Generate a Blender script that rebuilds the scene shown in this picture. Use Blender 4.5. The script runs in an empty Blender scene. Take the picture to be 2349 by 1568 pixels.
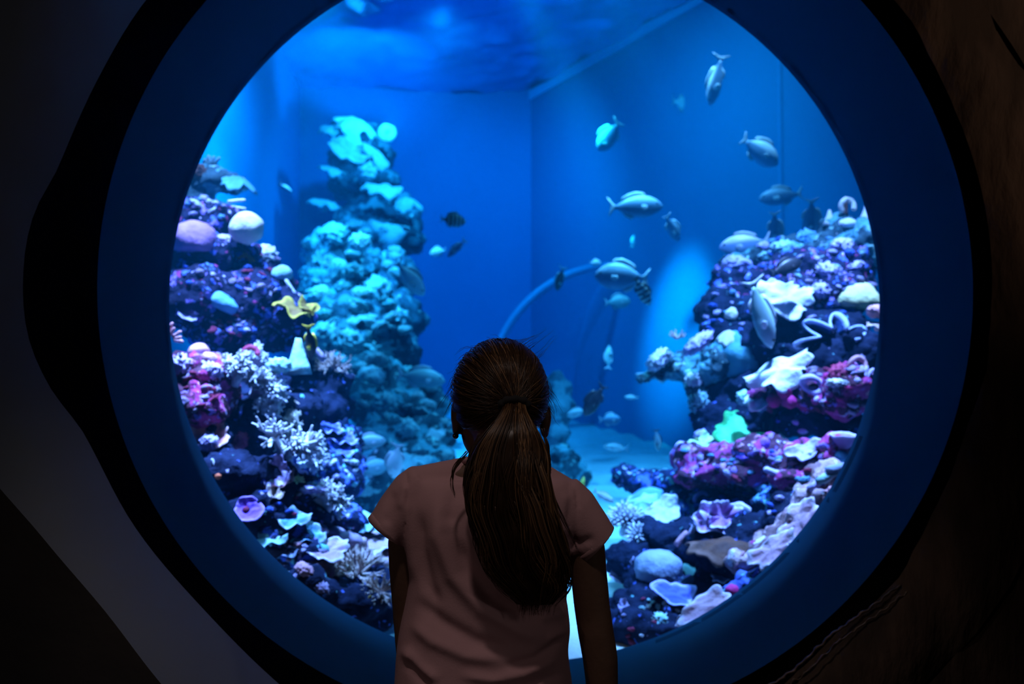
WATER_ABS = .62
WATER_ABS_COL = (.0, .70, .965)
WATER_SCA = .046
WATER_SCA_COL = (.005, .42, .76)
import bpy, bmesh, math, random
from mathutils import Vector, Matrix, Euler, Quaternion, noise
from mathutils.bvhtree import BVHTree

random.seed(7)
PI = math.pi
sc = bpy.context.scene
COL = sc.collection

# ------------------------------------------------------------------ camera
EYE = Vector((0.0, 0.0, 1.30))
FPX = 2284.0
cam_d = bpy.data.cameras.new('camera')
cam = bpy.data.objects.new('camera', cam_d)
COL.objects.link(cam)
cam.location = EYE
cam.rotation_euler = (math.radians(90 + 2.1), 0, math.radians(-2.3))
cam_d.sensor_width = 36.0
cam_d.lens = FPX / 2349 * 36.0
cam_d.dof.use_dof = True
cam_d.dof.focus_distance = 1.60
cam_d.dof.aperture_fstop = 4.0
cam_d.clip_start = 0.05
sc.camera = cam
ROT = cam.rotation_euler.to_matrix()


def ray(px, py):
    return (ROT @ Vector(((px - 1174.5) / FPX, (784 - py) / FPX, -1.0)))


def P(px, py, d):
    """the point of the place that the photo shows at (px, py), d metres in front of the visitor's side"""
    r = ray(px, py)
    return EYE + r * (d / r.y)


# ------------------------------------------------------------------ mesh helpers
class MB:
    def __init__(s):
        s.v, s.f = [], []

    def add(s, verts, faces):
        n = len(s.v)
        s.v.extend([Vector(q) for q in verts])
        s.f.extend([tuple(i + n for i in f) for f in faces])

    def ring_loft(s, rings, cap0=True, cap1=True, closed=True):
        n = len(s.v)
        m = len(rings[0])
        for r in rings:
            s.v.extend([Vector(q) for q in r])
        for i in range(len(rings) - 1):
            for j in range(m if closed else m - 1):
                a = n + i * m + j
                b = n + i * m + (j + 1) % m
                s.f.append((a, b, b + m, a + m))
        if cap0:
            s.f.append(tuple(n + j for j in range(m))[::-1])
        if cap1:
            k = n + (len(rings) - 1) * m
            s.f.append(tuple(k + j for j in range(m)))

    def tube(s, pts, rad, sides=8, cap=True, round_end=False):
        pts = [Vector(p) for p in pts]
        if not hasattr(rad, '__len__'):
            rad = [rad] * len(pts)
        rad = list(rad)
        if round_end:
            for k in (1,):
                d = (pts[-1] - pts[-2]).normalized()
                r = rad[-1]
                pts += [pts[-1] + d * r * .6, pts[-1] + d * r * .95]
                rad += [r * .8, r * .3]
        t0 = (pts[1] - pts[0]).normalized()
        up = Vector((0, 0, 1)) if abs(t0.z) < .9 else Vector((1, 0, 0))
        u = t0.cross(up).normalized()
        rings = []
        for i, p in enumerate(pts):
            a = pts[max(0, i - 1)]
            b = pts[min(len(pts) - 1, i + 1)]
            t = (b - a)
            t = t.normalized() if t.length > 1e-9 else t0
            u = (u - t * u.dot(t))
            u = u.normalized() if u.length > 1e-6 else t.orthogonal().normalized()
            w = t.cross(u)
            rings.append([p + (u * math.cos(2 * PI * k / sides) + w * math.sin(2 * PI * k / sides)) * rad[i] for k in range(sides)])
        s.ring_loft(rings, cap, cap)

    def ellipsoid(s, c, r, rot=None, seg=20, rings=12):
        c = Vector(c)
        vs = []
        fs = []
        for i in range(1, rings):
            t = PI * i / rings
            for j in range(seg):
                a = 2 * PI * j / seg
                vs.append(Vector((math.sin(t) * math.cos(a) * r[0], math.sin(t) * math.sin(a) * r[1], math.cos(t) * r[2])))
        top = len(vs)
        vs.append(Vector((0, 0, r[2])))
        vs.append(Vector((0, 0, -r[2])))
        for i in range(rings - 2):
            for j in range(seg):
                a = i * seg + j
                b = i * seg + (j + 1) % seg
                fs.append((a, a + seg, b + seg, b))
        for j in range(seg):
            fs.append((top, j, (j + 1) % seg))
            k = (rings - 2) * seg
            fs.append((top + 1, k + (j + 1) % seg, k + j))
        if rot is not None:
            vs = [rot @ q for q in vs]
        s.add([q + c for q in vs], fs)

    def box(s, lo, hi):
        x0, y0, z0 = lo
        x1, y1, z1 = hi
        s.add([(x0, y0, z0), (x1, y0, z0), (x1, y1, z0), (x0, y1, z0), (x0, y0, z1), (x1, y0, z1), (x1, y1, z1), (x0, y1, z1)],
              [(0, 3, 2, 1), (4, 5, 6, 7), (0, 1, 5, 4), (1, 2, 6, 5), (2, 3, 7, 6), (3, 0, 4, 7)])

    def mesh(s, name, smooth=True):
        me = bpy.data.meshes.new(name)
        me.from_pydata([tuple(q) for q in s.v], [], s.f)
        me.update()
        if smooth:
            me.polygons.foreach_set('use_smooth', [True] * len(me.polygons))
        return me


def link(name, me, mat=None, parent=None, loc=None):
    o = bpy.data.objects.new(name, me)
    COL.objects.link(o)
    if mat is not None and me is not None and hasattr(me, 'materials') and len(me.materials) == 0:
        for m_ in (mat if isinstance(mat, (list, tuple)) else [mat]):
            me.materials.append(m_)
    if parent is not None:
        o.parent = parent
    if loc is not None:
        o.location = loc
    return o


def tag(o, label, cat, group=None, kind=None):
    if label:
        o['label'] = label
    if cat:
        o['category'] = cat
    if group:
        o['group'] = group
    if kind:
        o['kind'] = kind
    return o


def struct(o, label=None, cat=None):
    o['kind'] = 'structure'
    if label:
        o['label'] = label
        o['category'] = cat
    return o


def evaluated(me, mods):
    """the mesh after a list of (type, settings) of modifiers"""
    o = bpy.data.objects.new('work', me)
    COL.objects.link(o)
    for t, kw in mods:
        m = o.modifiers.new('m', t)
        for k, v in kw.items():
            setattr(m, k, v)
    dg = bpy.context.evaluated_depsgraph_get()
    dg.update()
    ev = o.evaluated_get(dg)
    out = bpy.data.meshes.new_from_object(ev)
    bpy.data.objects.remove(o)
    bpy.data.meshes.remove(me)
    out.polygons.foreach_set('use_smooth', [True] * len(out.polygons))
    return out


def remesh(mb, voxel, smooth=2, name='m'):
    return evaluated(mb.mesh(name), [('REMESH', dict(mode='VOXEL', voxel_size=voxel)), ('SMOOTH', dict(factor=.5, iterations=smooth))])


def fbm(p, octv=4):
    a, f, s = .5, 1., 0.
    for _ in range(octv):
        s += a * noise.noise(p * f)
        a *= .5
        f *= 2.1
    return s


def lerp_rows(rows, t):
    """rows: sorted tuples (t, a, b, ...); smooth interpolation"""
    if t <= rows[0][0]:
        return rows[0][1:]
    for i in range(len(rows) - 1):
        if t <= rows[i + 1][0]:
            k = (t - rows[i][0]) / (rows[i + 1][0] - rows[i][0])
            p0 = rows[max(0, i - 1)]
            p1 = rows[i]
            p2 = rows[i + 1]
            p3 = rows[min(len(rows) - 1, i + 2)]
            out = []
            for c in range(1, len(p1)):
                m1 = (p2[c] - p0[c]) * .5 * (p2[0] - p1[0]) / max(1e-6, (p2[0] - p0[0]) * .5)
                m2 = (p3[c] - p1[c]) * .5 * (p2[0] - p1[0]) / max(1e-6, (p3[0] - p1[0]) * .5)
                k2, k3 = k * k, k * k * k
                out.append((2 * k3 - 3 * k2 + 1) * p1[c] + (k3 - 2 * k2 + k) * m1 + (-2 * k3 + 3 * k2) * p2[c] + (k3 - k2) * m2)
            return tuple(out)
    return rows[-1][1:]


# ------------------------------------------------------------------ materials
MATS = {}


def newmat(name):
    m = bpy.data.materials.new(name)
    m.use_nodes = True
    nt = m.node_tree
    for n in list(nt.nodes):
        nt.nodes.remove(n)
    out = nt.nodes.new('ShaderNodeOutputMaterial')
    return m, nt, out


def N(nt, t, **kw):
    n = nt.nodes.new(t)
    for k, v in kw.items():
        if k in n.inputs:
            n.inputs[k].default_value = v
        else:
            setattr(n, k, v)
    return n


def c4(c):
    return (c[0], c[1], c[2], 1.0)


def ramp(nt, fac, stops, interp='LINEAR'):
    r = nt.nodes.new('ShaderNodeValToRGB')
    r.color_ramp.interpolation = interp
    e = r.color_ramp.elements
    while len(e) < len(stops):
        e.new(.5)
    for el, (p, c) in zip(e, stops):
        el.position = p
        el.color = c4(c)
    nt.links.new(fac, r.inputs[0])
    return r.outputs[0]


def mixc(nt, fac, a, b):
    m = nt.nodes.new('ShaderNodeMix')
    m.data_type = 'RGBA'
    if hasattr(fac, 'is_output') or hasattr(fac, 'node'):
        nt.links.new(fac, m.inputs[0])
    else:
        m.inputs[0].default_value = fac
    for i, x in ((6, a), (7, b)):
        if isinstance(x, (tuple, list)):
            m.inputs[i].default_value = c4(x)
        else:
            nt.links.new(x, m.inputs[i])
    return m.outputs[2]


def simple(name, col, rough=.6, col2=None, scale=8., bump=0., bscale=20., metallic=0., spec=.4, rim=None, stretch=None):
    if name in MATS:
        return MATS[name]
    m, nt, out = newmat(name)
    b = N(nt, 'ShaderNodeBsdfPrincipled', Roughness=rough, Metallic=metallic)
    b.inputs['Specular IOR Level'].default_value = spec
    nt.links.new(b.outputs[0], out.inputs[0])
    tc = N(nt, 'ShaderNodeTexCoord')
    vec = tc.outputs['Object']
    if stretch:
        mp = N(nt, 'ShaderNodeMapping')
        mp.inputs['Scale'].default_value = stretch
        nt.links.new(vec, mp.inputs[0])
        vec = mp.outputs[0]
    cur = None
    if col2 is not None:
        n = N(nt, 'ShaderNodeTexNoise', Scale=scale, Detail=5.)
        nt.links.new(vec, n.inputs['Vector'])
        cur = ramp(nt, n.outputs[0], [(.38, col), (.64, col2)])
    if rim is not None:
        at = N(nt, 'ShaderNodeAttribute', attribute_name='rim')
        f = N(nt, 'ShaderNodeMapRange')
        f.inputs[1].default_value = .72
        f.inputs[2].default_value = .93
        nt.links.new(at.outputs['Fac'], f.inputs[0])
        cur = mixc(nt, f.outputs[0], cur if cur is not None else col, rim)
    if cur is not None:
        nt.links.new(cur, b.inputs['Base Color'])
    else:
        b.inputs['Base Color'].default_value = c4(col)
    if bump:
        n2 = N(nt, 'ShaderNodeTexNoise', Scale=bscale, Detail=4.)
        nt.links.new(vec, n2.inputs['Vector'])
        bp = N(nt, 'ShaderNodeBump', Strength=bump, Distance=.01)
        nt.links.new(n2.outputs[0], bp.inputs['Height'])
        nt.links.new(bp.outputs[0], b.inputs['Normal'])
    MATS[name] = m
    return m
# ------------------------------------------------------------------ the room and the tank shell
CX, CZ, RR = 0.1513, 1.5015, 0.939
D1, D2 = 2.12, 2.60
ZS = 3.75          # water level
FLOOR_T = 0.40     # tank floor slab

wall_paint = simple('dark_plaster', (.030, .027, .028), .85, (.045, .040, .040), 3., .3, 14.)
lip_paint = simple('grey_moulded_plaster', (.15, .18, .23), .85, (.17, .20, .26), 2.5, .15, 18.)
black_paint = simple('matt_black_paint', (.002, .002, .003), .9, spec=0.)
reveal_paint = simple('dark_blue_paint', (.008, .055, .108), .8, (.009, .060, .116), 2., spec=.03)
rock_wall = simple('brown_moulded_rock', (.045, .030, .022), .85, (.11, .072, .052), 4., 1.6, 9., stretch=(2.6, 1, .9))
carpet = simple('dark_carpet', (.02, .02, .025), .95, (.03, .03, .035), 60.)


def polar_ring(pts, d, n=180, c=(1200, 700)):
    pol = sorted((math.atan2(y - c[1], x - c[0]), math.hypot(x - c[0], y - c[1]), dd) for x, y, dd in [(q[0], q[1], q[2] if len(q) > 2 else d) for q in pts])
    ext = [(a - 2 * PI, r, dd) for a, r, dd in pol] + pol + [(a + 2 * PI, r, dd) for a, r, dd in pol]
    out = []
    for i in range(n):
        a = -PI + 2 * PI * i / n
        r, dd = lerp_rows(ext, a)
        out.append(P(c[0] + r * math.cos(a), c[1] + r * math.sin(a), dd))
    return out


NR = 180


def circ(r, y, n=NR):
    # same angular order as polar_ring: photo angle grows clockwise (y down)
    return [Vector((CX + r * math.cos(-PI + 2 * PI * i / n), y, CZ - r * math.sin(-PI + 2 * PI * i / n))) for i in range(n)]


# reveal (cylinder between the room and the pane)
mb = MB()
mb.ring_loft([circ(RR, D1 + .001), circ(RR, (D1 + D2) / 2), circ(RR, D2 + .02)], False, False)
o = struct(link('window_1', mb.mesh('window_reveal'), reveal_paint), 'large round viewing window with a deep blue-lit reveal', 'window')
W1 = o
# the acrylic pane (a flat disc with thickness)
mg, nt, out = newmat('clear_acrylic')
tr = N(nt, 'ShaderNodeBsdfTransparent')
tr.inputs[0].default_value = (.97, .985, 1, 1)
gl = N(nt, 'ShaderNodeBsdfGlossy', Roughness=.02)
mx = N(nt, 'ShaderNodeMixShader')
mx.inputs[0].default_value = .02
nt.links.new(tr.outputs[0], mx.inputs[1])
nt.links.new(gl.outputs[0], mx.inputs[2])
nt.links.new(mx.outputs[0], out.inputs[0])
mb = MB()
mb.ring_loft([circ(RR, D2 - .03), circ(RR, D2 - .002)], True, True)
link('pane', mb.mesh('pane', False), mg, W1)

# black moulded recess, grey lip and the wall around the opening
ring0 = circ(RR, D1)
OUT1 = [(55, 600), (62, 760), (110, 880), (196, 1000), (304, 1200), (470, 1400), (640, 1568), (850, 1725), (1200, 1830), (1520, 1730),
        (1790, 1572), (1930, 1440), (2045, 1335), (2160, 1130), (2240, 900), (2276, 640), (2250, 430), (2180, 230), (2060, 40), (1900, -130),
        (1560, -330), (1200, -400), (800, -330), (520, -180), (335, 0), (225, 180), (135, 380), (78, 490)]
OUT2 = [(-260, 600), (-170, 880), (0, 1120), (100, 1235), (240, 1400), (370, 1568), (620, 1800), (1200, 2010), (1700, 1880), (2100, 1600),
        (2380, 1200), (2480, 640), (2400, 250), (2200, -60), (1800, -400), (1200, -560), (600, -450), (150, -180), (-60, 80), (-200, 330)]
d_out1 = []
for (x, y) in OUT1:
    t = max(0., min(1., (1500 - x) / 1500.0))
    d_out1.append((x, y, 2.10 - .26 * t))
ring1 = polar_ring(d_out1, 1.9)
ring1b = [q + (a - q) * .06 + Vector((0, -.02, 0)) for q, a in zip(ring1, ring0)]
mid = [(a + b) * .5 + Vector((0, .03, 0)) for a, b in zip(ring0, ring1)]
mb = MB()
mb.ring_loft([ring0, [a + (b - a) * .1 + Vector((0, .012, 0)) for a, b in zip(ring0, ring1)], mid, ring1], False, False)
struct(link('trim_1', mb.mesh('trim'), black_paint), 'matt black moulded recess ringing the round window', 'window trim')
ring2 = polar_ring([(x, y, 1.72 + .36 * max(0., min(1., (x - 450) / 1000.))) for x, y in OUT2], 1.80)
bul = [(a + b) * .5 + Vector((0, -.03, 0)) for a, b in zip(ring1, ring2)]
bul2 = [a * .25 + b * .75 + Vector((0, -.02, 0)) for a, b in zip(ring1, ring2)]
bul1 = [a * .82 + b * .18 + Vector((0, -.02, 0)) for a, b in zip(ring1, ring2)]
wx0, wx1, wz0, wz1 = -2.6, 2.6, 0.0, 3.2
WY = 1.84


def to_rect(q):
    d = Vector((q.x - CX, q.z - CZ))
    t = min((wx1 - CX) / d.x if d.x > 1e-6 else 1e9, (wx0 - CX) / d.x if d.x < -1e-6 else 1e9,
            (wz1 - CZ) / d.y if d.y > 1e-6 else 1e9, (wz0 - CZ) / d.y if d.y < -1e-6 else 1e9)
    return Vector((CX + d.x * t, q.y + .03, CZ + d.y * t))


# grey lip: from just beyond the lower right corner round the bottom and left to the top
mb = MB()
lipL = range(NR)
mb.ring_loft([ring1, bul1, bul, bul2, ring2], False, False)
me = mb.mesh('lip')
me.materials.append(lip_paint)
me.materials.append(rock_wall)
for p in me.polygons:
    c = p.center
    p.material_index = 1 if c.x > .25 else 0
# carve some rough tool marks into the lip on the rock side
for v in me.vertices:
    if v.co.x > .4:
        q = Vector((v.co.x * 3.0, v.co.y * 3, v.co.z * 1.2))
        v.co.y -= .07 * fbm(q * 2.2, 5) * min(1, (v.co.x - .4) * 2)
struct(link('trim_2', me), 'broad moulded lip around the black recess, grey plaster turning to brown rock', 'window trim')
mb = MB()
rw = [to_rect(q) for q in ring2]
half = [a * .6 + b * .4 for a, b in zip(ring2, rw)]
half = [Vector((q.x, q.y + .02, q.z)) for q in half]
mb.ring_loft([ring2, half, rw], False, False)
me = mb.mesh('wall')
me.materials.append(wall_paint)
me.materials.append(rock_wall)
for p in me.polygons:
    p.material_index = 1 if p.center.x > .25 else 0
struct(link('wall_front', me))
# back face that closes the wall towards the tank
mb = MB()
mb.ring_loft([circ(RR, D2 + .02), [Vector((to_rect(q).x * 1.3, D2 + .02, to_rect(q).z * 1.25 - .1)) for q in circ(RR, D2)]], False, False)
struct(link('tank_front_wall', mb.mesh('tank_front'), simple('tank_wall_black', (.02, .03, .06), .8)))

# torn sealing tape along the lower edge of the opening
mb = MB()
pts, rad = [], []
for i in range(70):
    t = i / 69
    x = 1735 + (2052 - 1735) * t
    y = lerp_rows([(0, 1572), (.25, 1520), (.5, 1446), (.75, 1390), (1, 1330)], t)[0]
    w = noise.noise(Vector((i * .35, 3, 1)))
    pts.append(P(x + 8 + 5 * w, y + 7 + 4 * w, 2.085) + Vector((0, -.012, 0)))
    rad.append(.0028 + .0022 * noise.noise(Vector((i * .6, 0, 7))))
mb.tube(pts, rad, 6)
pts2 = [q + Vector((.012, -.006, -.013)) + Vector((0, 0, .004 * noise.noise(Vector((i * .5, 1, 2))))) for i, q in enumerate(pts)]
mb.tube(pts2, [max(.0008, .002 + .002 * noise.noise(Vector((i * .8, 5, 7)))) for i in range(70)], 6)
struct(link('trim_3', mb.mesh('edge_seal'), simple('brown_sealant', (.16, .11, .08), .35, (.05, .04, .035), 30.)), 'ragged brown sealant bead along the lower edge of the window opening', 'sealant')

# the room
def panel(name, lo, hi, mat):
    m_ = MB()
    m_.box(lo, hi)
    return struct(link(name, m_.mesh(name, False), mat))


panel('floor', (-2.7, -3.1, -.1), (2.7, 2.7, 0), carpet)
panel('ceiling', (-2.7, -3.1, 3.2), (2.7, 2.7, 3.3), wall_paint)
panel('wall_left', (-2.7, -3.1, 0), (-2.6, 2.7, 3.2), wall_paint)
panel('wall_right', (2.6, -3.1, 0), (2.7, 2.7, 3.2), rock_wall)
panel('wall_back', (-2.7, -3.2, 0), (2.7, -3.1, 3.2), wall_paint)

# ------------------------------------------------------------------ tank shell
XL, YB = -1.45, 8.4
XC = .5            # corner of the back wall and the slanting wall
SL = .434
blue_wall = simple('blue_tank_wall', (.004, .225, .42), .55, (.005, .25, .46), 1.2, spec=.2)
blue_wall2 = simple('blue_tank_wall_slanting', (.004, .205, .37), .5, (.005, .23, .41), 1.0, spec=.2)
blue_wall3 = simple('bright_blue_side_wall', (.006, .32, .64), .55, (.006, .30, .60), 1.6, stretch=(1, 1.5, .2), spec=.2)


def quadwall(name, a, b, z0, z1, mat, th=.05, nx=1):
    a = Vector((a[0], a[1], 0))
    b = Vector((b[0], b[1], 0))
    n = (b - a).normalized().cross(Vector((0, 0, 1))) * th
    m_ = MB()
    m_.add([(a.x, a.y, z0), (b.x, b.y, z0), (b.x, b.y, z1), (a.x, a.y, z1), (a.x + n.x, a.y + n.y, z0), (b.x + n.x, b.y + n.y, z0), (b.x + n.x, b.y + n.y, z1), (a.x + n.x, a.y + n.y, z1)],
           [(0, 1, 2, 3), (7, 6, 5, 4), (0, 4, 5, 1), (1, 5, 6, 2), (2, 6, 7, 3), (3, 7, 4, 0)])
    return struct(link(name, m_.mesh(name, False), mat))


def slant_x(y):
    return XC + (YB - y) * SL


quadwall('tank_wall_left', (XL, 2.63), (XL, YB), FLOOR_T - .1, ZS + .3, blue_wall3, -.05)
quadwall('tank_wall_back', (XL, YB), (XC, YB), FLOOR_T - .1, ZS + .3, blue_wall, -.05)
quadwall('tank_wall_right', (XC, YB), (slant_x(2.63), 2.63), FLOOR_T - .1, ZS + .3, blue_wall2, -.05)
# panel joint in the slanting wall
yj = (XC + YB * SL) / (.316 + SL)
ny = Vector((-1, -SL, 0)).normalized()
mb = MB()
dj = Vector((SL, -1, 0)).normalized() * .022
cj = Vector((slant_x(yj), yj, 0))
c0 = cj + ny * .001
mb.add([c0 - dj + Vector((0, 0, .5)), c0 + dj + Vector((0, 0, .5)), c0 + dj + Vector((0, 0, ZS)), c0 - dj + Vector((0, 0, ZS)),
        c0 - dj * .6 + ny * .012 + Vector((0, 0, .5)), c0 + dj * .6 + ny * .012 + Vector((0, 0, .5)), c0 + dj * .6 + ny * .012 + Vector((0, 0, ZS)), c0 - dj * .6 + ny * .012 + Vector((0, 0, ZS))],
       [(0, 4, 7, 3), (4, 5, 6, 7), (5, 1, 2, 6)])
struct(link('trim_4', mb.mesh('joint', False), simple('pale_joint', (.008, .24, .44), .6)), 'faint pale vertical joint in the slanting tank wall', 'wall joint')
# pale waterline strip where the slanting wall leaves the water
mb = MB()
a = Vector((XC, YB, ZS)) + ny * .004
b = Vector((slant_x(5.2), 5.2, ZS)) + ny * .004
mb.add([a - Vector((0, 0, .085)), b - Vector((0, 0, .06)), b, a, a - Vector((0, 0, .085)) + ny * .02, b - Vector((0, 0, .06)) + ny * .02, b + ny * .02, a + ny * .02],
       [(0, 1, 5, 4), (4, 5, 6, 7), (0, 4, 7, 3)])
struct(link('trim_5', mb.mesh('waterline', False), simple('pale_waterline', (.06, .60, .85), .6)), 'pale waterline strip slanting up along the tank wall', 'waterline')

# water surface seen from below
mb = MB()
NX, NY = 70, 90
vs, fs = [], []
for j in range(NY + 1):
    y = 2.63 + (YB - 2.63) * j / NY
    x1 = slant_x(y)
    for i in range(NX + 1):
        x = XL + (x1 - XL) * i / NX
        q = Vector((x * 2.4, y * 2.0, 0))
        vs.append((x, y, ZS + .05 * noise.noise(q) + .025 * noise.noise(q * 2.7) + .012 * noise.noise(q * 6)))
for j in range(NY):
    for i in range(NX):
        a_ = j * (NX + 1) + i
        fs.append((a_, a_ + NX + 1, a_ + NX + 2, a_ + 1))
mb.add(vs, fs)
ms, nt, out = newmat('water_surface_from_below')
g = N(nt, 'ShaderNodeBsdfGlossy', Roughness=.14)
g.inputs[0].default_value = (.55, .75, 1, 1)
df = N(nt, 'ShaderNodeBsdfDiffuse')
df.inputs[0].default_value = (.02, .42, .8, 1)
mx = N(nt, 'ShaderNodeMixShader')
mx.inputs[0].default_value = .55
nt.links.new(df.outputs[0], mx.inputs[1])
nt.links.new(g.outputs[0], mx.inputs[2])
nt.links.new(mx.outputs[0], out.inputs[0])
struct(link('water_surface', mb.mesh('water_surface'), ms), 'rippled underside of the water surface high up in the tank', 'water surface')

# sand bed
def sand_z(x, y):
    t = max(0., (y - 2.7)) / 5.0
    z = .50 + .09 * t * 5 + .10 * max(0, t - .5) ** 2
    return z + .025 * fbm(Vector((x * 1.5, y * 1.5, 4)), 4) + .012 * math.sin(y * 22 + 3 * noise.noise(Vector((x * 2, y * 2, 0))))


mb = MB()
NX, NY = 110, 150
vs, fs = [], []
for j in range(NY + 1):
    y = 2.63 + (YB - 2.63) * j / NY
    x1 = slant_x(y)
    for i in range(NX + 1):
        x = XL + (x1 - XL) * i / NX
        vs.append((x, y, sand_z(x, y)))
for j in range(NY):
    for i in range(NX):
        a_ = j * (NX + 1) + i
        fs.append((a_, a_ + 1, a_ + NX + 2, a_ + NX + 1))
mb.add(vs, fs)
sand_o = struct(link('sand_bed', mb.mesh('sand_bed'), simple('pale_sand', (.62, .60, .55), .9, (.72, .70, .65), 12., .5, 60.)), 'pale sand bed on the floor of the tank', 'sand')

# the water itself
mw_, nt, out = newmat('tank_water')
ab = N(nt, 'ShaderNodeVolumeAbsorption', Density=WATER_ABS)
ab.inputs['Color'].default_value = c4(WATER_ABS_COL)
vsn = N(nt, 'ShaderNodeVolumeScatter', Density=WATER_SCA, Anisotropy=.3)
vsn.inputs['Color'].default_value = c4(WATER_SCA_COL)
ad = N(nt, 'ShaderNodeAddShader')
nt.links.new(ab.outputs[0], ad.inputs[0])
nt.links.new(vsn.outputs[0], ad.inputs[1])
nt.links.new(ad.outputs[0], out.inputs['Volume'])
mb = MB()
yf = D2 + .021
x_f, x_b = slant_x(yf) + .02, XC + .02
z0, z1 = FLOOR_T - .05, ZS + .12
mb.add([(XL - .02, yf, z0), (x_f, yf, z0), (x_b, YB + .02, z0), (XL - .02, YB + .02, z0), (XL - .02, yf, z1), (x_f, yf, z1), (x_b, YB + .02, z1), (XL - .02, YB + .02, z1)],
       [(0, 3, 2, 1), (4, 5, 6, 7), (0, 1, 5, 4), (1, 2, 6, 5), (2, 3, 7, 6), (3, 0, 4, 7)])
struct(link('tank_water', mb.mesh('tank_water', False), mw_), 'clear blue water filling the tank', 'water')
# ------------------------------------------------------------------ reef outcrops
def rock_mat(name, dark, cols, patch=.5, scale=9., seed=0.):
    """dark porous rock with encrusting growth in irregular patches"""
    if name in MATS:
        return MATS[name]
    m, nt, out = newmat(name)
    b = N(nt, 'ShaderNodeBsdfPrincipled', Roughness=.85)
    b.inputs['Specular IOR Level'].default_value = .05
    nt.links.new(b.outputs[0], out.inputs[0])
    tc = N(nt, 'ShaderNodeTexCoord')
    mp = N(nt, 'ShaderNodeMapping')
    mp.inputs['Location'].default_value = (seed, seed * 1.7, seed * .3)
    nt.links.new(tc.outputs['Object'], mp.inputs[0])
    v = mp.outputs[0]
    n1 = N(nt, 'ShaderNodeTexNoise', Scale=scale * 1.5, Detail=4.)
    nt.links.new(v, n1.inputs['Vector'])
    base = ramp(nt, n1.outputs[0], [(.35, dark), (.65, tuple(min(1, c * 2.2 + .003) for c in dark))])
    cur = base
    for k, (col, sc_, thr) in enumerate(cols):
        mp2 = N(nt, 'ShaderNodeMapping')
        mp2.inputs['Location'].default_value = (k * 5.3 + 1, k * 2.1, k * 7.7)
        nt.links.new(v, mp2.inputs[0])
        n2 = N(nt, 'ShaderNodeTexNoise', Scale=sc_, Detail=3., Roughness=.6)
        nt.links.new(mp2.outputs[0], n2.inputs['Vector'])
        f = N(nt, 'ShaderNodeMapRange')
        f.inputs[1].default_value = thr
        f.inputs[2].default_value = thr + .035
        nt.links.new(n2.outputs[0], f.inputs[0])
        cur = mixc(nt, f.outputs[0], cur, col)
    nt.links.new(cur, b.inputs['Base Color'])
    n3 = N(nt, 'ShaderNodeTexNoise', Scale=55., Detail=5.)
    nt.links.new(tc.outputs['Object'], n3.inputs['Vector'])
    bp = N(nt, 'ShaderNodeBump', Strength=.8, Distance=.012)
    nt.links.new(n3.outputs[0], bp.inputs['Height'])
    nt.links.new(bp.outputs[0], b.inputs['Normal'])
    MATS[name] = m
    return m


VIO, MAG, LIL, ROSE, BLU, CYA, PAL, OLV = (.30, .18, .62), (.42, .05, .22), (.62, .52, .85), (.62, .28, .36), (.10, .16, .62), (.16, .45, .50), (.80, .78, .85), (.30, .34, .10)
RM = {
    'violet': lambda s: rock_mat('rock_violet_%d' % s, (.010, .010, .028), [(BLU, 22., .60), (VIO, 26., .60), (MAG, 30., .63), (LIL, 34., .65), (CYA, 30., .68)], seed=s),
    'magenta': lambda s: rock_mat('rock_magenta_%d' % s, (.045, .015, .028), [(MAG, 16., .50), (VIO, 26., .60), (ROSE, 30., .61), (LIL, 26., .62), (OLV, 40., .70)], seed=s),
    'blue': lambda s: rock_mat('rock_blue_%d' % s, (.008, .014, .040), [(BLU, 16., .55), (CYA, 26., .60), (LIL, 30., .64), (VIO, 30., .66)], seed=s),
    'dark': lambda s: rock_mat('rock_dark_%d' % s, (.006, .009, .024), [(BLU, 24., .65), (CYA, 30., .68), (LIL, 36., .70)], seed=s),
    'teal': lambda s: rock_mat('rock_teal_%d' % s, (.02, .045, .055), [((.10, .30, .34), 12., .52), ((.30, .55, .50), 22., .61), (PAL, 26., .69)], seed=s),
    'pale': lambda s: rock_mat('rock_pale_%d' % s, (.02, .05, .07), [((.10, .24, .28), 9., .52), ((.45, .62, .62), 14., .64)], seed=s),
    'pink': lambda s: rock_mat('rock_pink_%d' % s, (.16, .09, .10), [((.55, .35, .40), 10., .46), (PAL, 20., .62), (MAG, 24., .66)], seed=s),
}
OUTCROPS = []
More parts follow.
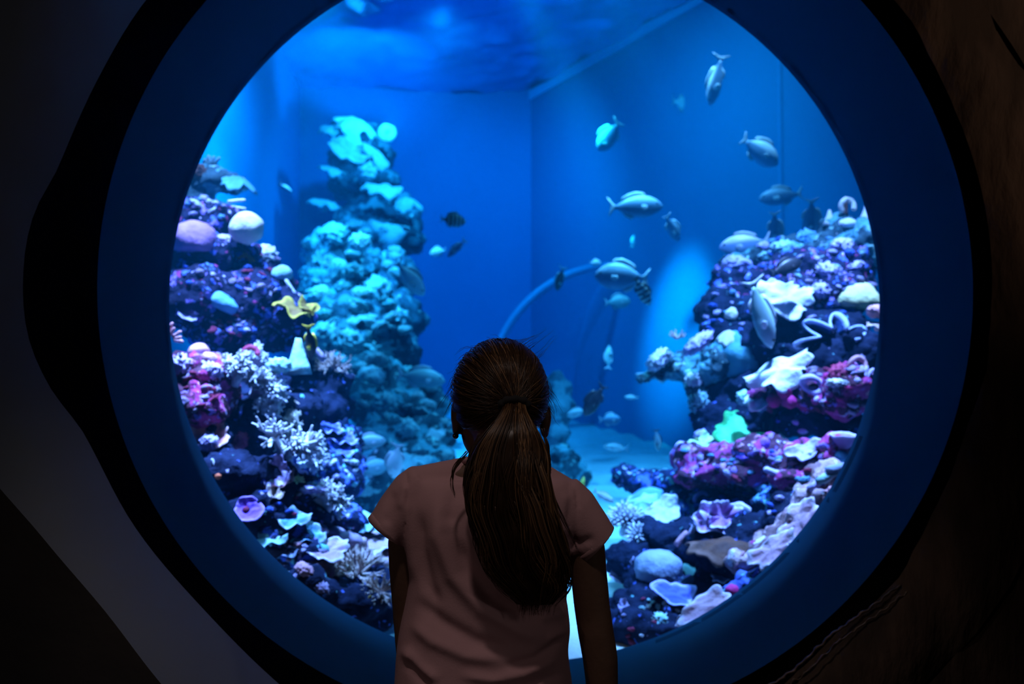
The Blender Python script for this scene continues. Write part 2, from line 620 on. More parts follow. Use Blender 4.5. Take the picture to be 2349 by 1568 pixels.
# label, material, [(px, py, depth, rx, ry), ...]
ROCKS = [
    ('topmost dark ledge of the crusty reef beside the bright blue side wall', 'teal', [(425, 425, 3.75, 70, 42), (490, 410, 3.75, 42, 30), (530, 418, 3.75, 42, 24), (480, 385, 3.8, 22, 26), (425, 470, 3.75, 75, 40)]),
    ('crusty violet rock under the topmost ledge with a purple dome on it', 'violet', [(425, 505, 3.65, 95, 55), (500, 510, 3.65, 50, 45), (440, 580, 3.55, 110, 60), (540, 590, 3.6, 60, 45), (590, 620, 3.65, 45, 42), (640, 655, 3.65, 36, 36)]),
    ('dark blue overhanging rock slope above the soft corals', 'violet', [(440, 680, 3.45, 100, 75), (540, 680, 3.5, 100, 65), (620, 715, 3.55, 70, 55), (665, 735, 3.5, 46, 42), (520, 760, 3.5, 110, 50), (630, 775, 3.6, 70, 40)]),
    ('magenta crusted rock at the window edge below the pink lumps', 'magenta', [(415, 865, 3.05, 85, 55), (470, 855, 3.1, 50, 50), (430, 935, 3.0, 80, 60), (500, 915, 3.15, 50, 50)]),
    ('dark hollow rock behind the white tree corals', 'dark', [(560, 880, 3.35, 100, 50), (560, 990, 3.2, 100, 100), (640, 960, 3.3, 100, 70), (480, 1010, 3.05, 60, 70)]),
    ('dark rock tower below the brown branching coral', 'dark', [(740, 880, 3.55, 70, 50), (720, 940, 3.5, 80, 60), (760, 930, 3.6, 50, 50), (700, 850, 3.55, 60, 40)]),
    ('blue rock with violet plates behind the white tree corals', 'blue', [(730, 1000, 3.45, 80, 50), (780, 1010, 3.5, 50, 50), (760, 1070, 3.4, 80, 50), (800, 1100, 3.35, 40, 50), (680, 1080, 3.3, 60, 60)]),
    ('dark rock with yellow crusts above the violet cup sponge', 'dark', [(520, 1090, 2.95, 80, 60), (600, 1110, 3.0, 80, 70), (660, 1140, 3.0, 70, 60), (570, 1180, 2.9, 80, 50), (620, 1200, 2.92, 60, 50)]),
    ('blue grey rock slope beside the white finger coral', 'blue', [(640, 1220, 2.92, 80, 50), (700, 1190, 3.05, 80, 70), (770, 1210, 3.1, 70, 50), (680, 1270, 2.9, 80, 50)]),
    ('pink rock ledge beneath the pinkish staghorn coral', 'pink', [(760, 1265, 3.05, 80, 36), (850, 1250, 3.15, 80, 30), (720, 1310, 2.87, 60, 40), (830, 1310, 3.05, 80, 55), (900, 1280, 3.1, 50, 50)]),
    ('dark blue green rock at the lower window edge under the staghorn coral', 'dark', [(740, 1370, 2.80, 50, 40), (800, 1390, 2.82, 80, 50), (870, 1400, 2.9, 60, 45), (850, 1350, 2.95, 70, 40), (700, 1340, 2.80, 45, 35)]),
    # right side
    ('teal crested rock at the top of the reef under the white sponges', 'teal', [(1960, 535, 3.85, 80, 36), (1900, 560, 3.85, 70, 40), (1830, 565, 3.9, 70, 36), (1760, 590, 3.95, 60, 40), (1700, 600, 3.95, 46, 30), (2010, 560, 3.7, 60, 60)]),
    ('violet blue crusted rock behind the white folded coral sheet', 'violet', [(1850, 610, 3.75, 90, 50), (1940, 620, 3.7, 90, 70), (1680, 640, 3.9, 50, 40), (1750, 650, 3.85, 70, 50), (1830, 680, 3.65, 80, 60), (1940, 680, 3.6, 80, 60), (1690, 690, 3.85, 70, 50)]),
    ('dark blue rock wall under the white folded coral sheet', 'dark', [(1660, 710, 3.8, 60, 50), (1760, 730, 3.75, 90, 50), (1850, 750, 3.6, 90, 60), (1930, 760, 3.5, 90, 60), (1800, 790, 3.65, 100, 50), (1980, 800, 3.4, 60, 60), (1900, 830, 3.4, 70, 40), (1660, 760, 3.75, 60, 40), (1740, 780, 3.7, 70, 50)]),
    ('overhanging ledge with a drooping tip beside the big teal dome', 'teal', [(1480, 862, 3.8, 30, 16), (1520, 855, 3.8, 46, 26), (1570, 840, 3.78, 60, 42), (1600, 860, 3.75, 46, 40), (1650, 830, 3.7, 60, 50), (1595, 905, 3.72, 26, 44), (1608, 925, 3.72, 20, 24)]),
    ('dark blue cave rock below the big teal dome', 'dark', [(1690, 900, 3.75, 80, 60), (1660, 960, 3.7, 66, 60), (1760, 960, 3.6, 90, 60), (1650, 1010, 3.65, 50, 36), (1740, 880, 3.7, 80, 46), (1850, 960, 3.4, 80, 50), (1930, 980, 3.3, 70, 50)]),
    ('crimson and violet crusted rock at the window edge under the ring sponge', 'magenta', [(1820, 880, 3.4, 60, 40), (1900, 880, 3.35, 70, 50), (1960, 880, 3.2, 60, 56), (1770, 910, 3.45, 50, 26), (1950, 930, 3.2, 60, 40)]),
    ('magenta speckled rock shelf below the bright green coral', 'magenta', [(1600, 1060, 3.5, 60, 36), (1690, 1050, 3.4, 80, 36), (1770, 1050, 3.3, 80, 40), (1850, 1060, 3.2, 80, 45), (1640, 1095, 3.4, 90, 30), (1740, 1095, 3.3, 90, 36), (1920, 1040, 3.1, 46, 50), (1840, 1110, 3.15, 80, 36)]),
    ('dull blue ledges under the magenta speckled shelf', 'blue', [(1490, 1115, 3.75, 70, 36), (1560, 1120, 3.65, 60, 40), (1640, 1150, 3.5, 90, 40), (1740, 1150, 3.4, 80, 40), (1430, 1090, 3.85, 40, 30), (1560, 1170, 3.5, 60, 40), (1800, 1170, 3.2, 80, 50)]),
    ('dark rock hollow behind the pink rose coral', 'dark', [(1640, 1260, 3.15, 100, 60), (1730, 1240, 3.1, 90, 70), (1560, 1250, 3.25, 60, 50), (1700, 1310, 3.0, 100, 60), (1820, 1200, 3.0, 70, 60), (1500, 1225, 3.35, 60, 40)]),
    ('pinkish rock slope hugging the lower window edge', 'pink', [(1880, 1160, 2.88, 60, 60), (1840, 1210, 2.86, 60, 50), (1790, 1260, 2.85, 70, 46), (1740, 1300, 2.86, 66, 36), (1910, 1110, 2.9, 50, 50)]),
    ('dark boulder base with white specks near the sand', 'dark', [(1520, 1340, 3.1, 80, 50), (1450, 1290, 3.3, 60, 50), (1480, 1410, 3.0, 90, 50), (1560, 1410, 2.95, 70, 50), (1440, 1450, 2.9, 70, 40), (1520, 1460, 2.84, 80, 26), (1620, 1350, 3.0, 80, 40)]),
    ('blue green rock at the window edge above the pink ledge coral', 'blue', [(1740, 1350, 2.79, 60, 36), (1680, 1380, 2.8, 56, 30), (1780, 1310, 2.78, 40, 26), (1640, 1400, 2.8, 50, 30)]),
    # centre, farther off
    ('small dark rock on the bright sand behind the girl', 'teal', [(1285, 1075, 5.0, 46, 55), (1325, 1105, 4.9, 36, 40), (1262, 1110, 4.8, 40, 50)]),
]
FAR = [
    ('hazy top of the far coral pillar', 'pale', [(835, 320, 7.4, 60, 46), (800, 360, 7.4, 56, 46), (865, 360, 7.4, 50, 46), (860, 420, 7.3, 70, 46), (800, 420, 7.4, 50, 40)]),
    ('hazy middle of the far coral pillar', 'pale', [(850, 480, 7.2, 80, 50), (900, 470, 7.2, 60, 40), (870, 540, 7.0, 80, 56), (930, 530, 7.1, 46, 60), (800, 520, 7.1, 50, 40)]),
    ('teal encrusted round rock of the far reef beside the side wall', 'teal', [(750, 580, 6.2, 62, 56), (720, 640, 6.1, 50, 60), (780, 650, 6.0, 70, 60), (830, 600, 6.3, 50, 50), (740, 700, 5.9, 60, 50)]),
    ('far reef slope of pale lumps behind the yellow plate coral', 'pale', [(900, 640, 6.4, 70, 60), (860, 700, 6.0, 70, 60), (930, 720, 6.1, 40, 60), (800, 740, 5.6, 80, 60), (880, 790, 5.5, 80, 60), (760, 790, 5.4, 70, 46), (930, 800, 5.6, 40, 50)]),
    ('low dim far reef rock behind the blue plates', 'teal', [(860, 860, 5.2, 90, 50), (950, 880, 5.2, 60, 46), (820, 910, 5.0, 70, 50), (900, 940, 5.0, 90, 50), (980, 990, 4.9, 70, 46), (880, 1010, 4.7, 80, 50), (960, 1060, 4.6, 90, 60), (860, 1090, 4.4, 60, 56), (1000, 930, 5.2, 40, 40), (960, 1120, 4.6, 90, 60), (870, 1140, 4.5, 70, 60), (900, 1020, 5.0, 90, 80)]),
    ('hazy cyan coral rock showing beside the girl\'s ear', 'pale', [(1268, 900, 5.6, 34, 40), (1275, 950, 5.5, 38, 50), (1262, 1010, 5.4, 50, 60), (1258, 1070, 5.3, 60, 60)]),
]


def outcrop(label, kind, blobs, seed, far=False):
    mb = MB()
    for k, (px, py, d, rx, ry) in enumerate(blobs):
        c = P(px, py, d)
        s = d / FPX
        rz_ = ry * s
        rx_ = rx * s
        rd = .5 * (rx_ + rz_) * (1.0 if not far else 1.1)
        c = c + Vector((0, rd * .45, 0))
        rot = Euler((random.uniform(-.3, .3), random.uniform(-.3, .3), random.uniform(-.5, .5))).to_matrix()
        mb.ellipsoid(c, (rx_, rd, rz_), rot, 16, 10)
        # a core that ties each blob to its neighbour
        if k:
            p0 = P(*blobs[k - 1][:3]) + Vector((0, rd * .5, 0))
            mb.tube([p0, (p0 + c) * .5, c], [min(rx_, rz_) * .55] * 3, 8)
    vox = .011 if not far else .026
    me = remesh(mb, vox, 3, 'reef_rock')
    me.update()
    vs = me.vertices
    nrm = [v.normal.copy() for v in vs]
    off = Vector((seed * 3.1, seed * 1.3, seed * 2.2))
    amp = .050 if not far else .10
    f1 = 5.0 if not far else 2.8
    for v, n_ in zip(vs, nrm):
        q = v.co * f1 + off
        a = fbm(q, 3)
        # pitted, ledge-building growth
        cell = noise.voronoi(v.co * (f1 * 4.2) + off)[0]
        b = (cell[1] - cell[0])
        led = math.sin(v.co.z * (26 if not far else 12) + 4 * noise.noise(v.co * 4 + off))
        v.co += n_ * (amp * a + amp * .55 * (b - .35) + amp * .22 * led * (1 - abs(n_.z)))
        v.co.y = max(v.co.y, D2 + .04)
        if v.co.x < XL + .004:
            v.co.x = XL + .004
    me.update()
    o = link('reef_rock', me, RM[kind](seed % 4), None)
    tag(o, label, 'reef rock', 'rocks of the far reef' if far else 'rocks of the coral reef')
    OUTCROPS.append(o)
    return o


for i, (lb, kd, bl) in enumerate(ROCKS):
    outcrop(lb, kd, bl, i)
for i, (lb, kd, bl) in enumerate(FAR):
    outcrop(lb, kd, bl, 40 + i, True)


def make_bvh(objs):
    v, f = [], []
    for o in objs:
        n = len(v)
        v.extend([q.co.copy() for q in o.data.vertices])
        f.extend([tuple(n + i for i in p.vertices) for p in o.data.polygons])
    return BVHTree.FromPolygons(v, f)


BVH = make_bvh(OUTCROPS + [sand_o])


def onreef(px, py, dfall):
    r = ray(px, py)
    rn = r.normalized()
    # start behind the pane
    t0 = (D2 + .01) / rn.y
    loc, nor, idx, dist = BVH.ray_cast(EYE + rn * t0, rn, 4.5)
    if loc is None or abs(loc.y - dfall) > .8:
        return P(px, py, dfall), Vector((0, -.5, .85)).normalized(), False
    return loc, nor, True
# ------------------------------------------------------------------ corals and sponges
def cmat(key):
    col, col2, rim = {
        'white': ((.80, .78, .86), (.66, .66, .78), None), 'cream': ((.74, .70, .62), (.60, .55, .50), None), 'purple': ((.42, .20, .42), (.32, .14, .36), None),
        'lilac': ((.62, .52, .82), (.46, .36, .74), None), 'pink': ((.70, .34, .38), (.60, .28, .36), None), 'paleteal': ((.45, .66, .66), (.25, .50, .56), None),
        'teal': ((.10, .36, .42), (.06, .26, .36), None), 'blueteal': ((.18, .42, .66), (.10, .30, .56), (.50, .66, .80)), 'yellow': ((.26, .16, .03), (.20, .10, .03), (.66, .48, .06)),
        'yellowdome': ((.78, .70, .34), (.68, .60, .30), None), 'orange': ((.70, .16, .05), (.60, .12, .06), None), 'tan': ((.60, .44, .38), (.44, .32, .32), None),
        'magenta': ((.62, .03, .22), (.48, .02, .18), None), 'crimson': ((.40, .04, .10), (.28, .03, .10), None), 'rose': ((.46, .20, .50), (.36, .14, .40), (.66, .56, .86)),
        'green': ((.10, .72, .26), (.18, .88, .38), (.05, .50, .14)), 'lime': ((.75, .95, .42), (.55, .90, .45), None), 'palegreen': ((.55, .90, .78), (.45, .85, .75), None), 'violetcup': ((.34, .14, .80), (.28, .10, .70), (.50, .28, .92)),
        'bluerib': ((.03, .08, .24), (.02, .05, .18), (.50, .56, .86)), 'blueplate': ((.10, .12, .55), (.06, .08, .40), (.50, .46, .92)), 'pinkledge': ((.58, .36, .42), (.48, .27, .36), (.74, .62, .78)),
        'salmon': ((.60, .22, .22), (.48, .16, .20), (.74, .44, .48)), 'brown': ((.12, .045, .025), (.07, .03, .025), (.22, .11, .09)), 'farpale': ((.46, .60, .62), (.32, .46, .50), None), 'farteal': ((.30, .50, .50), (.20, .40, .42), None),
        'whiteplate': ((.84, .80, .92), (.74, .68, .88), (.92, .92, .95)), 'greyblue': ((.34, .38, .54), (.26, .30, .48), None), 'mauve': ((.44, .32, .48), (.34, .24, .40), None), 'blue': ((.06, .14, .60), (.05, .10, .50), None),
    }[key]
    return simple('coral_' + key, col, .75, col2, 16., .5, 60., rim=rim, spec=.25)


def b_ball(rng, sq=1., knob=0., kf=6., flat=None):
    bm = bmesh.new()
    bmesh.ops.create_icosphere(bm, subdivisions=4, radius=1.)
    off = Vector((rng.uniform(0, 90), rng.uniform(0, 90), rng.uniform(0, 90)))
    for v in bm.verts:
        n_ = v.co.normalized()
        r = 1 + .10 * noise.noise(n_ * 1.6 + off)
        if knob:
            c = noise.voronoi(n_ * kf * .5 + off)[0]
            r += knob * (.55 - min(1., c[0] * 1.5)) + knob * .3 * noise.noise(n_ * 5 + off)
        r += .015 * noise.noise(n_ * 14 + off)
        v.co = Vector((n_.x * r, n_.y * r, n_.z * r * sq))
        if flat is not None and v.co.z < flat:
            v.co.z = flat + (v.co.z - flat) * .25
            v.co.x *= .94
            v.co.y *= .94
    me = bpy.data.meshes.new('coral')
    bm.to_mesh(me)
    bm.free()
    me.polygons.foreach_set('use_smooth', [True] * len(me.polygons))
    return me


def b_plate(rng, cup=.25, ruf=.12, nr=6, ax=1., ay=.8, th=.05, lob=.14, sector=None):
    """thin ruffled plate, radius 1 in x, with a rim attribute"""
    MT, MR = 64, 13
    o1, o2 = rng.uniform(0, 9), rng.uniform(0, 9)
    a0 = rng.uniform(0, 6.28)

    def pt(i, j, side):
        t = 2 * PI * j / MT
        q = i / (MR - 1)
        R = 1 + lob * math.sin(3 * t + a0) + lob * .8 * noise.noise(Vector((math.cos(t) * 2 + o1, math.sin(t) * 2 + o2, 0))) + lob * .45 * math.sin(nr * 2 * t + o1)
        r = q * R
        z = cup * r * r + ruf * q ** 2.2 * math.sin(nr * t + a0 + 1.2 * noise.noise(Vector((math.cos(t) + o1, math.sin(t) + o2, 1)))) + .06 * noise.noise(Vector((r * math.cos(t) * 3 + o1, r * math.sin(t) * 3, 5)))
        tk = th * (1.25 - q * .75)
        return Vector((r * math.cos(t) * ax, r * math.sin(t) * ay, z + side * tk * .5))
    vs, rim = [], []
    for side in (1, -1):
        for i in range(MR):
            for j in range(MT):
                vs.append(pt(i, j, side))
                rim.append(i / (MR - 1) if side > 0 else max(.0, i / (MR - 1) - .08))
    fs = []
    B = MR * MT
    for i in range(MR - 1):
        for j in range(MT):
            a, b = i * MT + j, i * MT + (j + 1) % MT
            fs.append((a, a + MT, b + MT, b))
            fs.append((B + a, B + b, B + b + MT, B + a + MT))
    k = (MR - 1) * MT
    for j in range(MT):
        fs.append((k + j, B + k + j, B + k + (j + 1) % MT, k + (j + 1) % MT))
    me = bpy.data.meshes.new('plate')
    me.from_pydata([tuple(v) for v in vs], [], fs)
    at = me.attributes.new('rim', 'FLOAT', 'POINT')
    at.data.foreach_set('value', rim)
    me.polygons.foreach_set('use_smooth', [True] * len(me.polygons))
    return me


def b_ribbon(rng, loops=3.5, h=.5):
    """standing ribbon folded in meanders (seen as pale curving rims)"""
    MS, MH = 160, 7
    vs, rim = [], []
    pts = []
    for i in range(MS):
        t = i / (MS - 1)
        a = -.3 + t * (PI + .6)
        rr = .78 + .26 * math.sin(loops * 2 * PI * t)
        pts.append(Vector((-math.cos(a) * rr * 1.05, .35 * math.sin(loops * 2 * PI * t + .6) * .8, math.sin(a) * rr * .8 - .2)))
    for side in (1, -1):
        for i, p in enumerate(pts):
            a = pts[max(0, i - 1)]
            b = pts[min(MS - 1, i + 1)]
            d = (b - a).normalized()
            out = Vector((p.x, -1.3, p.z + .1)).normalized()
            n_ = d.cross(out).normalized()
            for k in range(MH):
                q = k / (MH - 1)
                vs.append(p * (.45 + .55 * q) + out * h * (q - .6) + n_ * side * (.020 + .016 * (q > .8)))
                rim.append(q)
    fs = []
    B = MS * MH
    for i in range(MS - 1):
        for k in range(MH - 1):
            a = i * MH + k
            fs.append((a, a + 1, a + MH + 1, a + MH))
            fs.append((B + a, B + a + MH, B + a + MH + 1, B + a + 1))
        a = i * MH + MH - 1
        fs.append((a, B + a, B + a + MH, a + MH))
    me = bpy.data.meshes.new('ribbon')
    me.from_pydata([tuple(v) for v in vs], [], fs)
    at = me.attributes.new('rim', 'FLOAT', 'POINT')
    at.data.foreach_set('value', rim)
    me.polygons.foreach_set('use_smooth', [True] * len(me.polygons))
    return me


def grow(mb, rng, p, d, L, r, depth, spread, rsc=.72, lsc=.75, kids=(2, 4), bend=.25, twig=.0):
    """recursive branch"""
    n = 5
    pts, rad = [p], [r]
    dd = d.normalized()
    for i in range(n):
        dd = (dd + Vector((rng.uniform(-1, 1), rng.uniform(-1, 1), rng.uniform(-1, 1))) * bend * .4).normalized()
        pts.append(pts[-1] + dd * L / n)
        rad.append(r * (1 - .35 * (i + 1) / n))
    mb.tube(pts, rad, 7, True, True)
    if depth <= 0:
        return
    for k in range(rng.randint(*kids)):
        t = rng.uniform(.45, 1.0)
        i = min(n, int(t * n))
        ax = Vector((rng.uniform(-1, 1), rng.uniform(-1, 1), rng.uniform(-1, 1))).normalized()
        nd = (dd + ax * spread).normalized()
        grow(mb, rng, pts[i], nd, L * lsc * rng.uniform(.8, 1.15), max(.012, rad[i] * rsc), depth - 1, spread, rsc, lsc, kids, bend)


def b_tree(rng, dirs, r=.14, L=.75, depth=3, spread=.85):
    mb = MB()
    for d in dirs:
        grow(mb, rng, Vector((0, 0, 0)), Vector(d), L * 1.12, r * 1.15, depth, spread, .74, .64, (5, 7), .45)
    return mb.mesh('coral')


def b_stag(rng, n=26, spread=1.1, r=.055):
    mb = MB()
    for k in range(n):
        a = rng.uniform(0, 2 * PI)
        q = rng.uniform(0, 1) ** .5 * spread
        d = Vector((math.cos(a) * q, math.sin(a) * q, 1.0 - .45 * q)).normalized()
        grow(mb, rng, d * .12, d, .58, r, 2, .55, .85, .55, (2, 3), .25)
    return mb.mesh('coral')


def b_tuft(rng, n=70, r=.05, spread=1.6, L=.9):
    mb = MB()
    for k in range(n):
        z = 1 - (k + .5) / n * spread * .75
        a = k * 2.39996
        q = math.sqrt(max(0, 1 - z * z))
        d = Vector((q * math.cos(a), q * math.sin(a), z))
        l = L * rng.uniform(.75, 1.05)
        pts = [d * .1, d * l * .5 + Vector((rng.uniform(-.05, .05), rng.uniform(-.05, .05), .02)), d * l]
        mb.tube(pts, [r * .8, r, r * 1.1], 7, True, True)
    return mb.mesh('tentacles')


def b_fingers(rng, n=7, L=.9, r=.16, fan=.9, flat=1.):
    mb = MB()
    for k in range(n):
        x = (k + .5) / n * 2 - 1
        d = Vector((x * fan, rng.uniform(-.5, .3) * flat, 1 - .3 * abs(x))).normalized()
        l = L * rng.uniform(.65, 1.05)
        s = Vector((x * .45, rng.uniform(-.15, .15), -.2))
        rr = r * rng.uniform(.8, 1.15)
        pts = [s + d * l * t + Vector((rng.uniform(-.04, .04), 0, rng.uniform(-.04, .04))) for t in (0, .3, .6, .85, 1)]
        mb.tube(pts, [rr, rr * 1.05, rr * .95, rr * 1.05, rr * .8], 9, True, True)
    return mb.mesh('coral')


def b_ring(rng, R=.7, r=.3, arc=1., h=.0):
    mb = MB()
    n = 28
    a0 = -.5 * PI + (1 - arc) * PI
    pts = []
    rad = []
    for i in range(n + 1):
        a = a0 + 2 * PI * arc * i / n
        pts.append(Vector((R * math.cos(a), .12 * math.sin(2 * a), R * math.sin(a))))
        rad.append(r * (1 + .22 * noise.noise(Vector((i * .35, rng.random() * .2, 3)))))
    if arc >= 1:
        pts[-1] = pts[0]
    mb.tube(pts, rad, 10, True, arc < 1)
    return mb.mesh('sponge')


def b_cup(rng, depth=1.1, wall=.09, flare=1.15):
    """goblet sponge: lathe with an open mouth"""
    MT = 40
    prof = []
    for i in range(9):
        t = i / 8
        prof.append((.32 + (flare - .32) * t ** .8, -depth * .5 + depth * t))
    for i in range(8):
        t = 1 - i / 7
        prof.append((max(.02, (.32 + (flare - .32) * t ** .8 - wall)), -depth * .5 + depth * t * .96 + .05))
    rings, rim = [], []
    o1 = rng.uniform(0, 9)
    for k, (r, z) in enumerate(prof):
        rings.append([Vector((r * math.cos(a) * (1 + .12 * noise.noise(Vector((math.cos(a) + o1, math.sin(a), z)))), r * math.sin(a), z + .10 * noise.noise(Vector((math.cos(a) * 1.5, math.sin(a) * 1.5, o1))))) for a in [2 * PI * j / MT for j in range(MT)]])
        rim += [1. - abs(k - 8.5) / 9.] * MT
    mb = MB()
    mb.ring_loft(rings, True, True)
    me = mb.mesh('cup')
    at = me.attributes.new('rim', 'FLOAT', 'POINT')
    at.data.foreach_set('value', rim)
    return me


CORAL_N = [0]


def coral(kind, px, py, r, dfall, key, label, cat=None, group=None, up=None, embed=.35, rot=0., tilt=0., roll=0., sx=1., sz=1., free=False, name=None, **kw):
    rng = random.Random(int(px * 7 + py * 13 + r))
    CORAL_N[0] += 1
    loc, nor, hit = onreef(px, py, dfall)
    d = loc.y
    if free or not hit:
        loc = P(px, py, dfall)
        d = dfall
    s = r * d / FPX
    rd = (loc - EYE).normalized()
    loc = loc + rd * s * (embed - (.28 if kind == 'plate' else .2 if kind == 'tree' else 0))
    m = cmat(key)
    stalk = None
    nm = name
    if kind in ('ball', 'dome', 'knob'):
        me = b_ball(rng, kw.get('sq', .9), {'ball': 0, 'dome': .05, 'knob': kw.get('knob', .35)}[kind], kw.get('kf', 7.), kw.get('flat', -.35 if kind == 'dome' else None))
        nm = nm or ('dome_coral' if kind != 'knob' else 'knobby_coral')
    elif kind == 'plate':
        me = b_plate(rng, **{k: v for k, v in kw.items() if k in ('cup', 'ruf', 'nr', 'ax', 'ay', 'th', 'lob')})
        nm = nm or 'plate_coral'
        stalk = True
    elif kind == 'rose':
        me = None
        nm = nm or 'rose_coral'
    elif kind == 'ribbon':
        me = b_ribbon(rng, kw.get('loops', 3.5), kw.get('h', .5))
        nm = nm or 'ribbon_coral'
    elif kind == 'tree':
        me = b_tree(rng, kw.get('dirs', [(0, 0, 1)]), kw.get('tr', .14), kw.get('L', .6), kw.get('depth', 3), kw.get('spread', .9))
        nm = nm or 'soft_tree_coral'
    elif kind == 'stag':
        me = b_stag(rng, kw.get('n', 26), kw.get('spread', 1.1), kw.get('tr', .055))
        nm = nm or 'staghorn_coral'
    elif kind == 'tuft':
        me = b_tuft(rng, kw.get('n', 70), kw.get('tr', .05), kw.get('spread', 1.6))
        nm = nm or 'tufted_anemone'
    elif kind == 'fingers':
        me = b_fingers(rng, kw.get('n', 7), kw.get('L', .9), kw.get('tr', .16), kw.get('fan', .9))
        nm = nm or 'finger_coral'
    elif kind == 'ring':
        me = b_ring(rng, kw.get('R', .7), kw.get('tr', .3), kw.get('arc', 1.))
        nm = nm or 'ring_sponge'
    elif kind == 'cup':
        me = b_cup(rng, kw.get('depth', 1.1), .09, kw.get('flare', 1.15))
        nm = nm or 'cup_sponge'
    elif kind == 'stick':
        mb = MB()
        mb.tube([Vector((0, 0, -1)), Vector((.03, 0, -.4)), Vector((-.02, 0, .3)), Vector((.02, 0, 1))], [.26, .3, .27, .24], 12, True, True)
        me = mb.mesh('coral')
        for v in me.vertices:
            v.co += v.co.normalized() * .05 * noise.noise(v.co * 5)
        nm = nm or 'stick_coral'
    elif kind == 'cone':
        mb = MB()
        pr = [(1., -1), (.8, -.5), (.55, 0), (.4, .4), (.28, .8), (.2, 1.05)]
        mb.ring_loft([[Vector((q * math.cos(a) * (1 + .25 * noise.noise(Vector((math.cos(a) * 2, math.sin(a) * 2, z)))), q * .8 * math.sin(a), z + .12 * noise.noise(Vector((math.cos(a), math.sin(a), z))))) for a in [2 * PI * j / 24 for j in range(24)]] for q, z in pr])
        me = mb.mesh('sponge')
        nm = nm or 'cone_sponge'
    R = Matrix.Rotation(math.radians(roll), 3, 'Y') @ Matrix.Rotation(math.radians(tilt), 3, 'X') @ Matrix.Rotation(math.radians(rot), 3, 'Z')
    S = Matrix.Diagonal(Vector((s * sx, s, s * sz)))
    M = (R @ S).to_4x4()
    if kind == 'rose':
        root = bpy.data.objects.new(nm, None)
        COL.objects.link(root)
        root.location = loc
        for k, (ox, oz, sc_, tl, cp, rf) in enumerate(kw.get('petals', [(0, -.25, 1., 40, .15, .16), (.18, .12, .78, 58, .3, .22), (-.22, .1, .7, 50, .4, .25), (.05, .3, .55, 66, .5, .28)])):
            pm = b_plate(rng, cp, rf, rng.randint(4, 6), 1., .75, .05, .12)
            pm.transform(Matrix.Translation(Vector((ox * s, -.05 * k * s, oz * s))) @ (Matrix.Rotation(math.radians(tl), 3, 'X') @ Matrix.Rotation(rng.uniform(-.4, .4), 3, 'Z') @ Matrix.Diagonal(Vector((s * sc_ * sx, s * sc_, s * sc_)))).to_4x4())
            link('frond', pm, m, root)
        o = root
    elif kind == 'plate' or kind == 'tuft' or kind == 'cup':
        root = bpy.data.objects.new(nm, None)
        COL.objects.link(root)
        root.location = loc
        me.transform(M)
        link({'plate': 'plate', 'tuft': 'tentacles', 'cup': 'cup'}[kind], me, m, root)
        mb = MB()
        back = R @ Vector((0, 0, -1))
        dirb = (back * .6 + rd * .7).normalized()
        mb.tube([back * .02 * s, dirb * s * .35, dirb * s * .8], [s * .16, s * .20, s * .28], 10)
        link('stalk', mb.mesh('stalk'), m, root)
        if kind == 'tuft':
            root.children[0]['kind'] = 'stuff'
        o = root
    else:
        me.transform(M)
        o = link(nm, me, m, None, loc)
    tag(o, label, cat or ('sponge' if 'sponge' in nm else 'anemone' if 'anemone' in nm else 'coral'), group)
    return o


A = coral
# --- the crusty reef on the bright-wall side, from its top down
A('fingers', 486, 372, 20, 3.7, 'paleteal', 'little pale finger sponge on the very top of the reef by the side wall', n=4, tr=.2, name='finger_sponge')
A('plate', 545, 408, 42, 3.65, 'teal', 'teal drooping plate coral capping the topmost ledge', cup=-.45, ruf=.08, ax=1.0, ay=.8, th=.16, tilt=12, roll=14)
A('knob', 450, 398, 26, 3.6, 'brown', 'brown lumpy coral tucked under the top finger sponge at the window edge')
A('stick', 541, 460, 13, 3.6, 'cream', 'upper of two short pale stubs poking sideways below the drooping plate', roll=84, sz=1.4, group='pale stubs below the drooping plate')
A('stick', 544, 476, 12, 3.6, 'cream', 'lower of two short pale stubs poking sideways below the drooping plate', roll=97, sz=1.4, group='pale stubs below the drooping plate')
A('ball', 565, 522, 39, 3.52, 'cream', 'cream topped round ball coral standing out against the blue side wall', sq=.98, embed=.1, free=True)
A('dome', 446, 556, 52, 3.4, 'purple', 'big dull purple dome coral at the window edge near the cream ball', sq=1.0, embed=.5)
A('plate', 560, 580, 26, 3.5, 'orange', 'small orange red crescent sponge strip below the cream ball coral', cup=-.4, ay=.5, th=.14, tilt=10, roll=16, name='crescent_sponge', cat='sponge')
A('knob', 610, 585, 27, 3.5, 'white', 'white knobbly coral cluster on the slope beside the side wall', knob=.5, kf=9)
A('knob', 520, 553, 24, 3.5, 'lilac', 'pale lilac lumpy crust between purple dome and cream ball', sq=.6, roll=20)
A('dome', 647, 630, 24, 3.5, 'paleteal', 'pale teal round dome halfway down the reef slope edge')
A('stick', 668, 662, 17, 3.5, 'white', 'white leaf shaped stub above the yellow plate coral', roll=-32, sz=1.2)
A('plate', 676, 710, 44, 3.4, 'yellow', 'mustard yellow folded plate coral jutting out of the dark slope', cup=.1, ruf=.24, nr=4, th=.07, tilt=24, roll=18, embed=0.)
A('plate', 705, 706, 24, 3.42, 'yellow', 'small yellow frill at the tip of the mustard plate coral', cup=.2, ruf=.3, nr=3, th=.1, tilt=30, roll=38, embed=0.)
A('dome', 511, 694, 42, 3.3, 'blueteal', 'light blue elongated brain coral on the dark slope', sq=.55, roll=28, sx=1.0)
A('plate', 431, 723, 21, 3.2, 'lilac', 'lavender oval mushroom coral at the window edge', cup=.25, ruf=.03, th=.2, tilt=55, roll=30)
A('fingers', 399, 768, 26, 3.0, 'pink', 'pink spiky fingers poking in at the window edge above the pink lumps', n=5, tr=.15, roll=60)
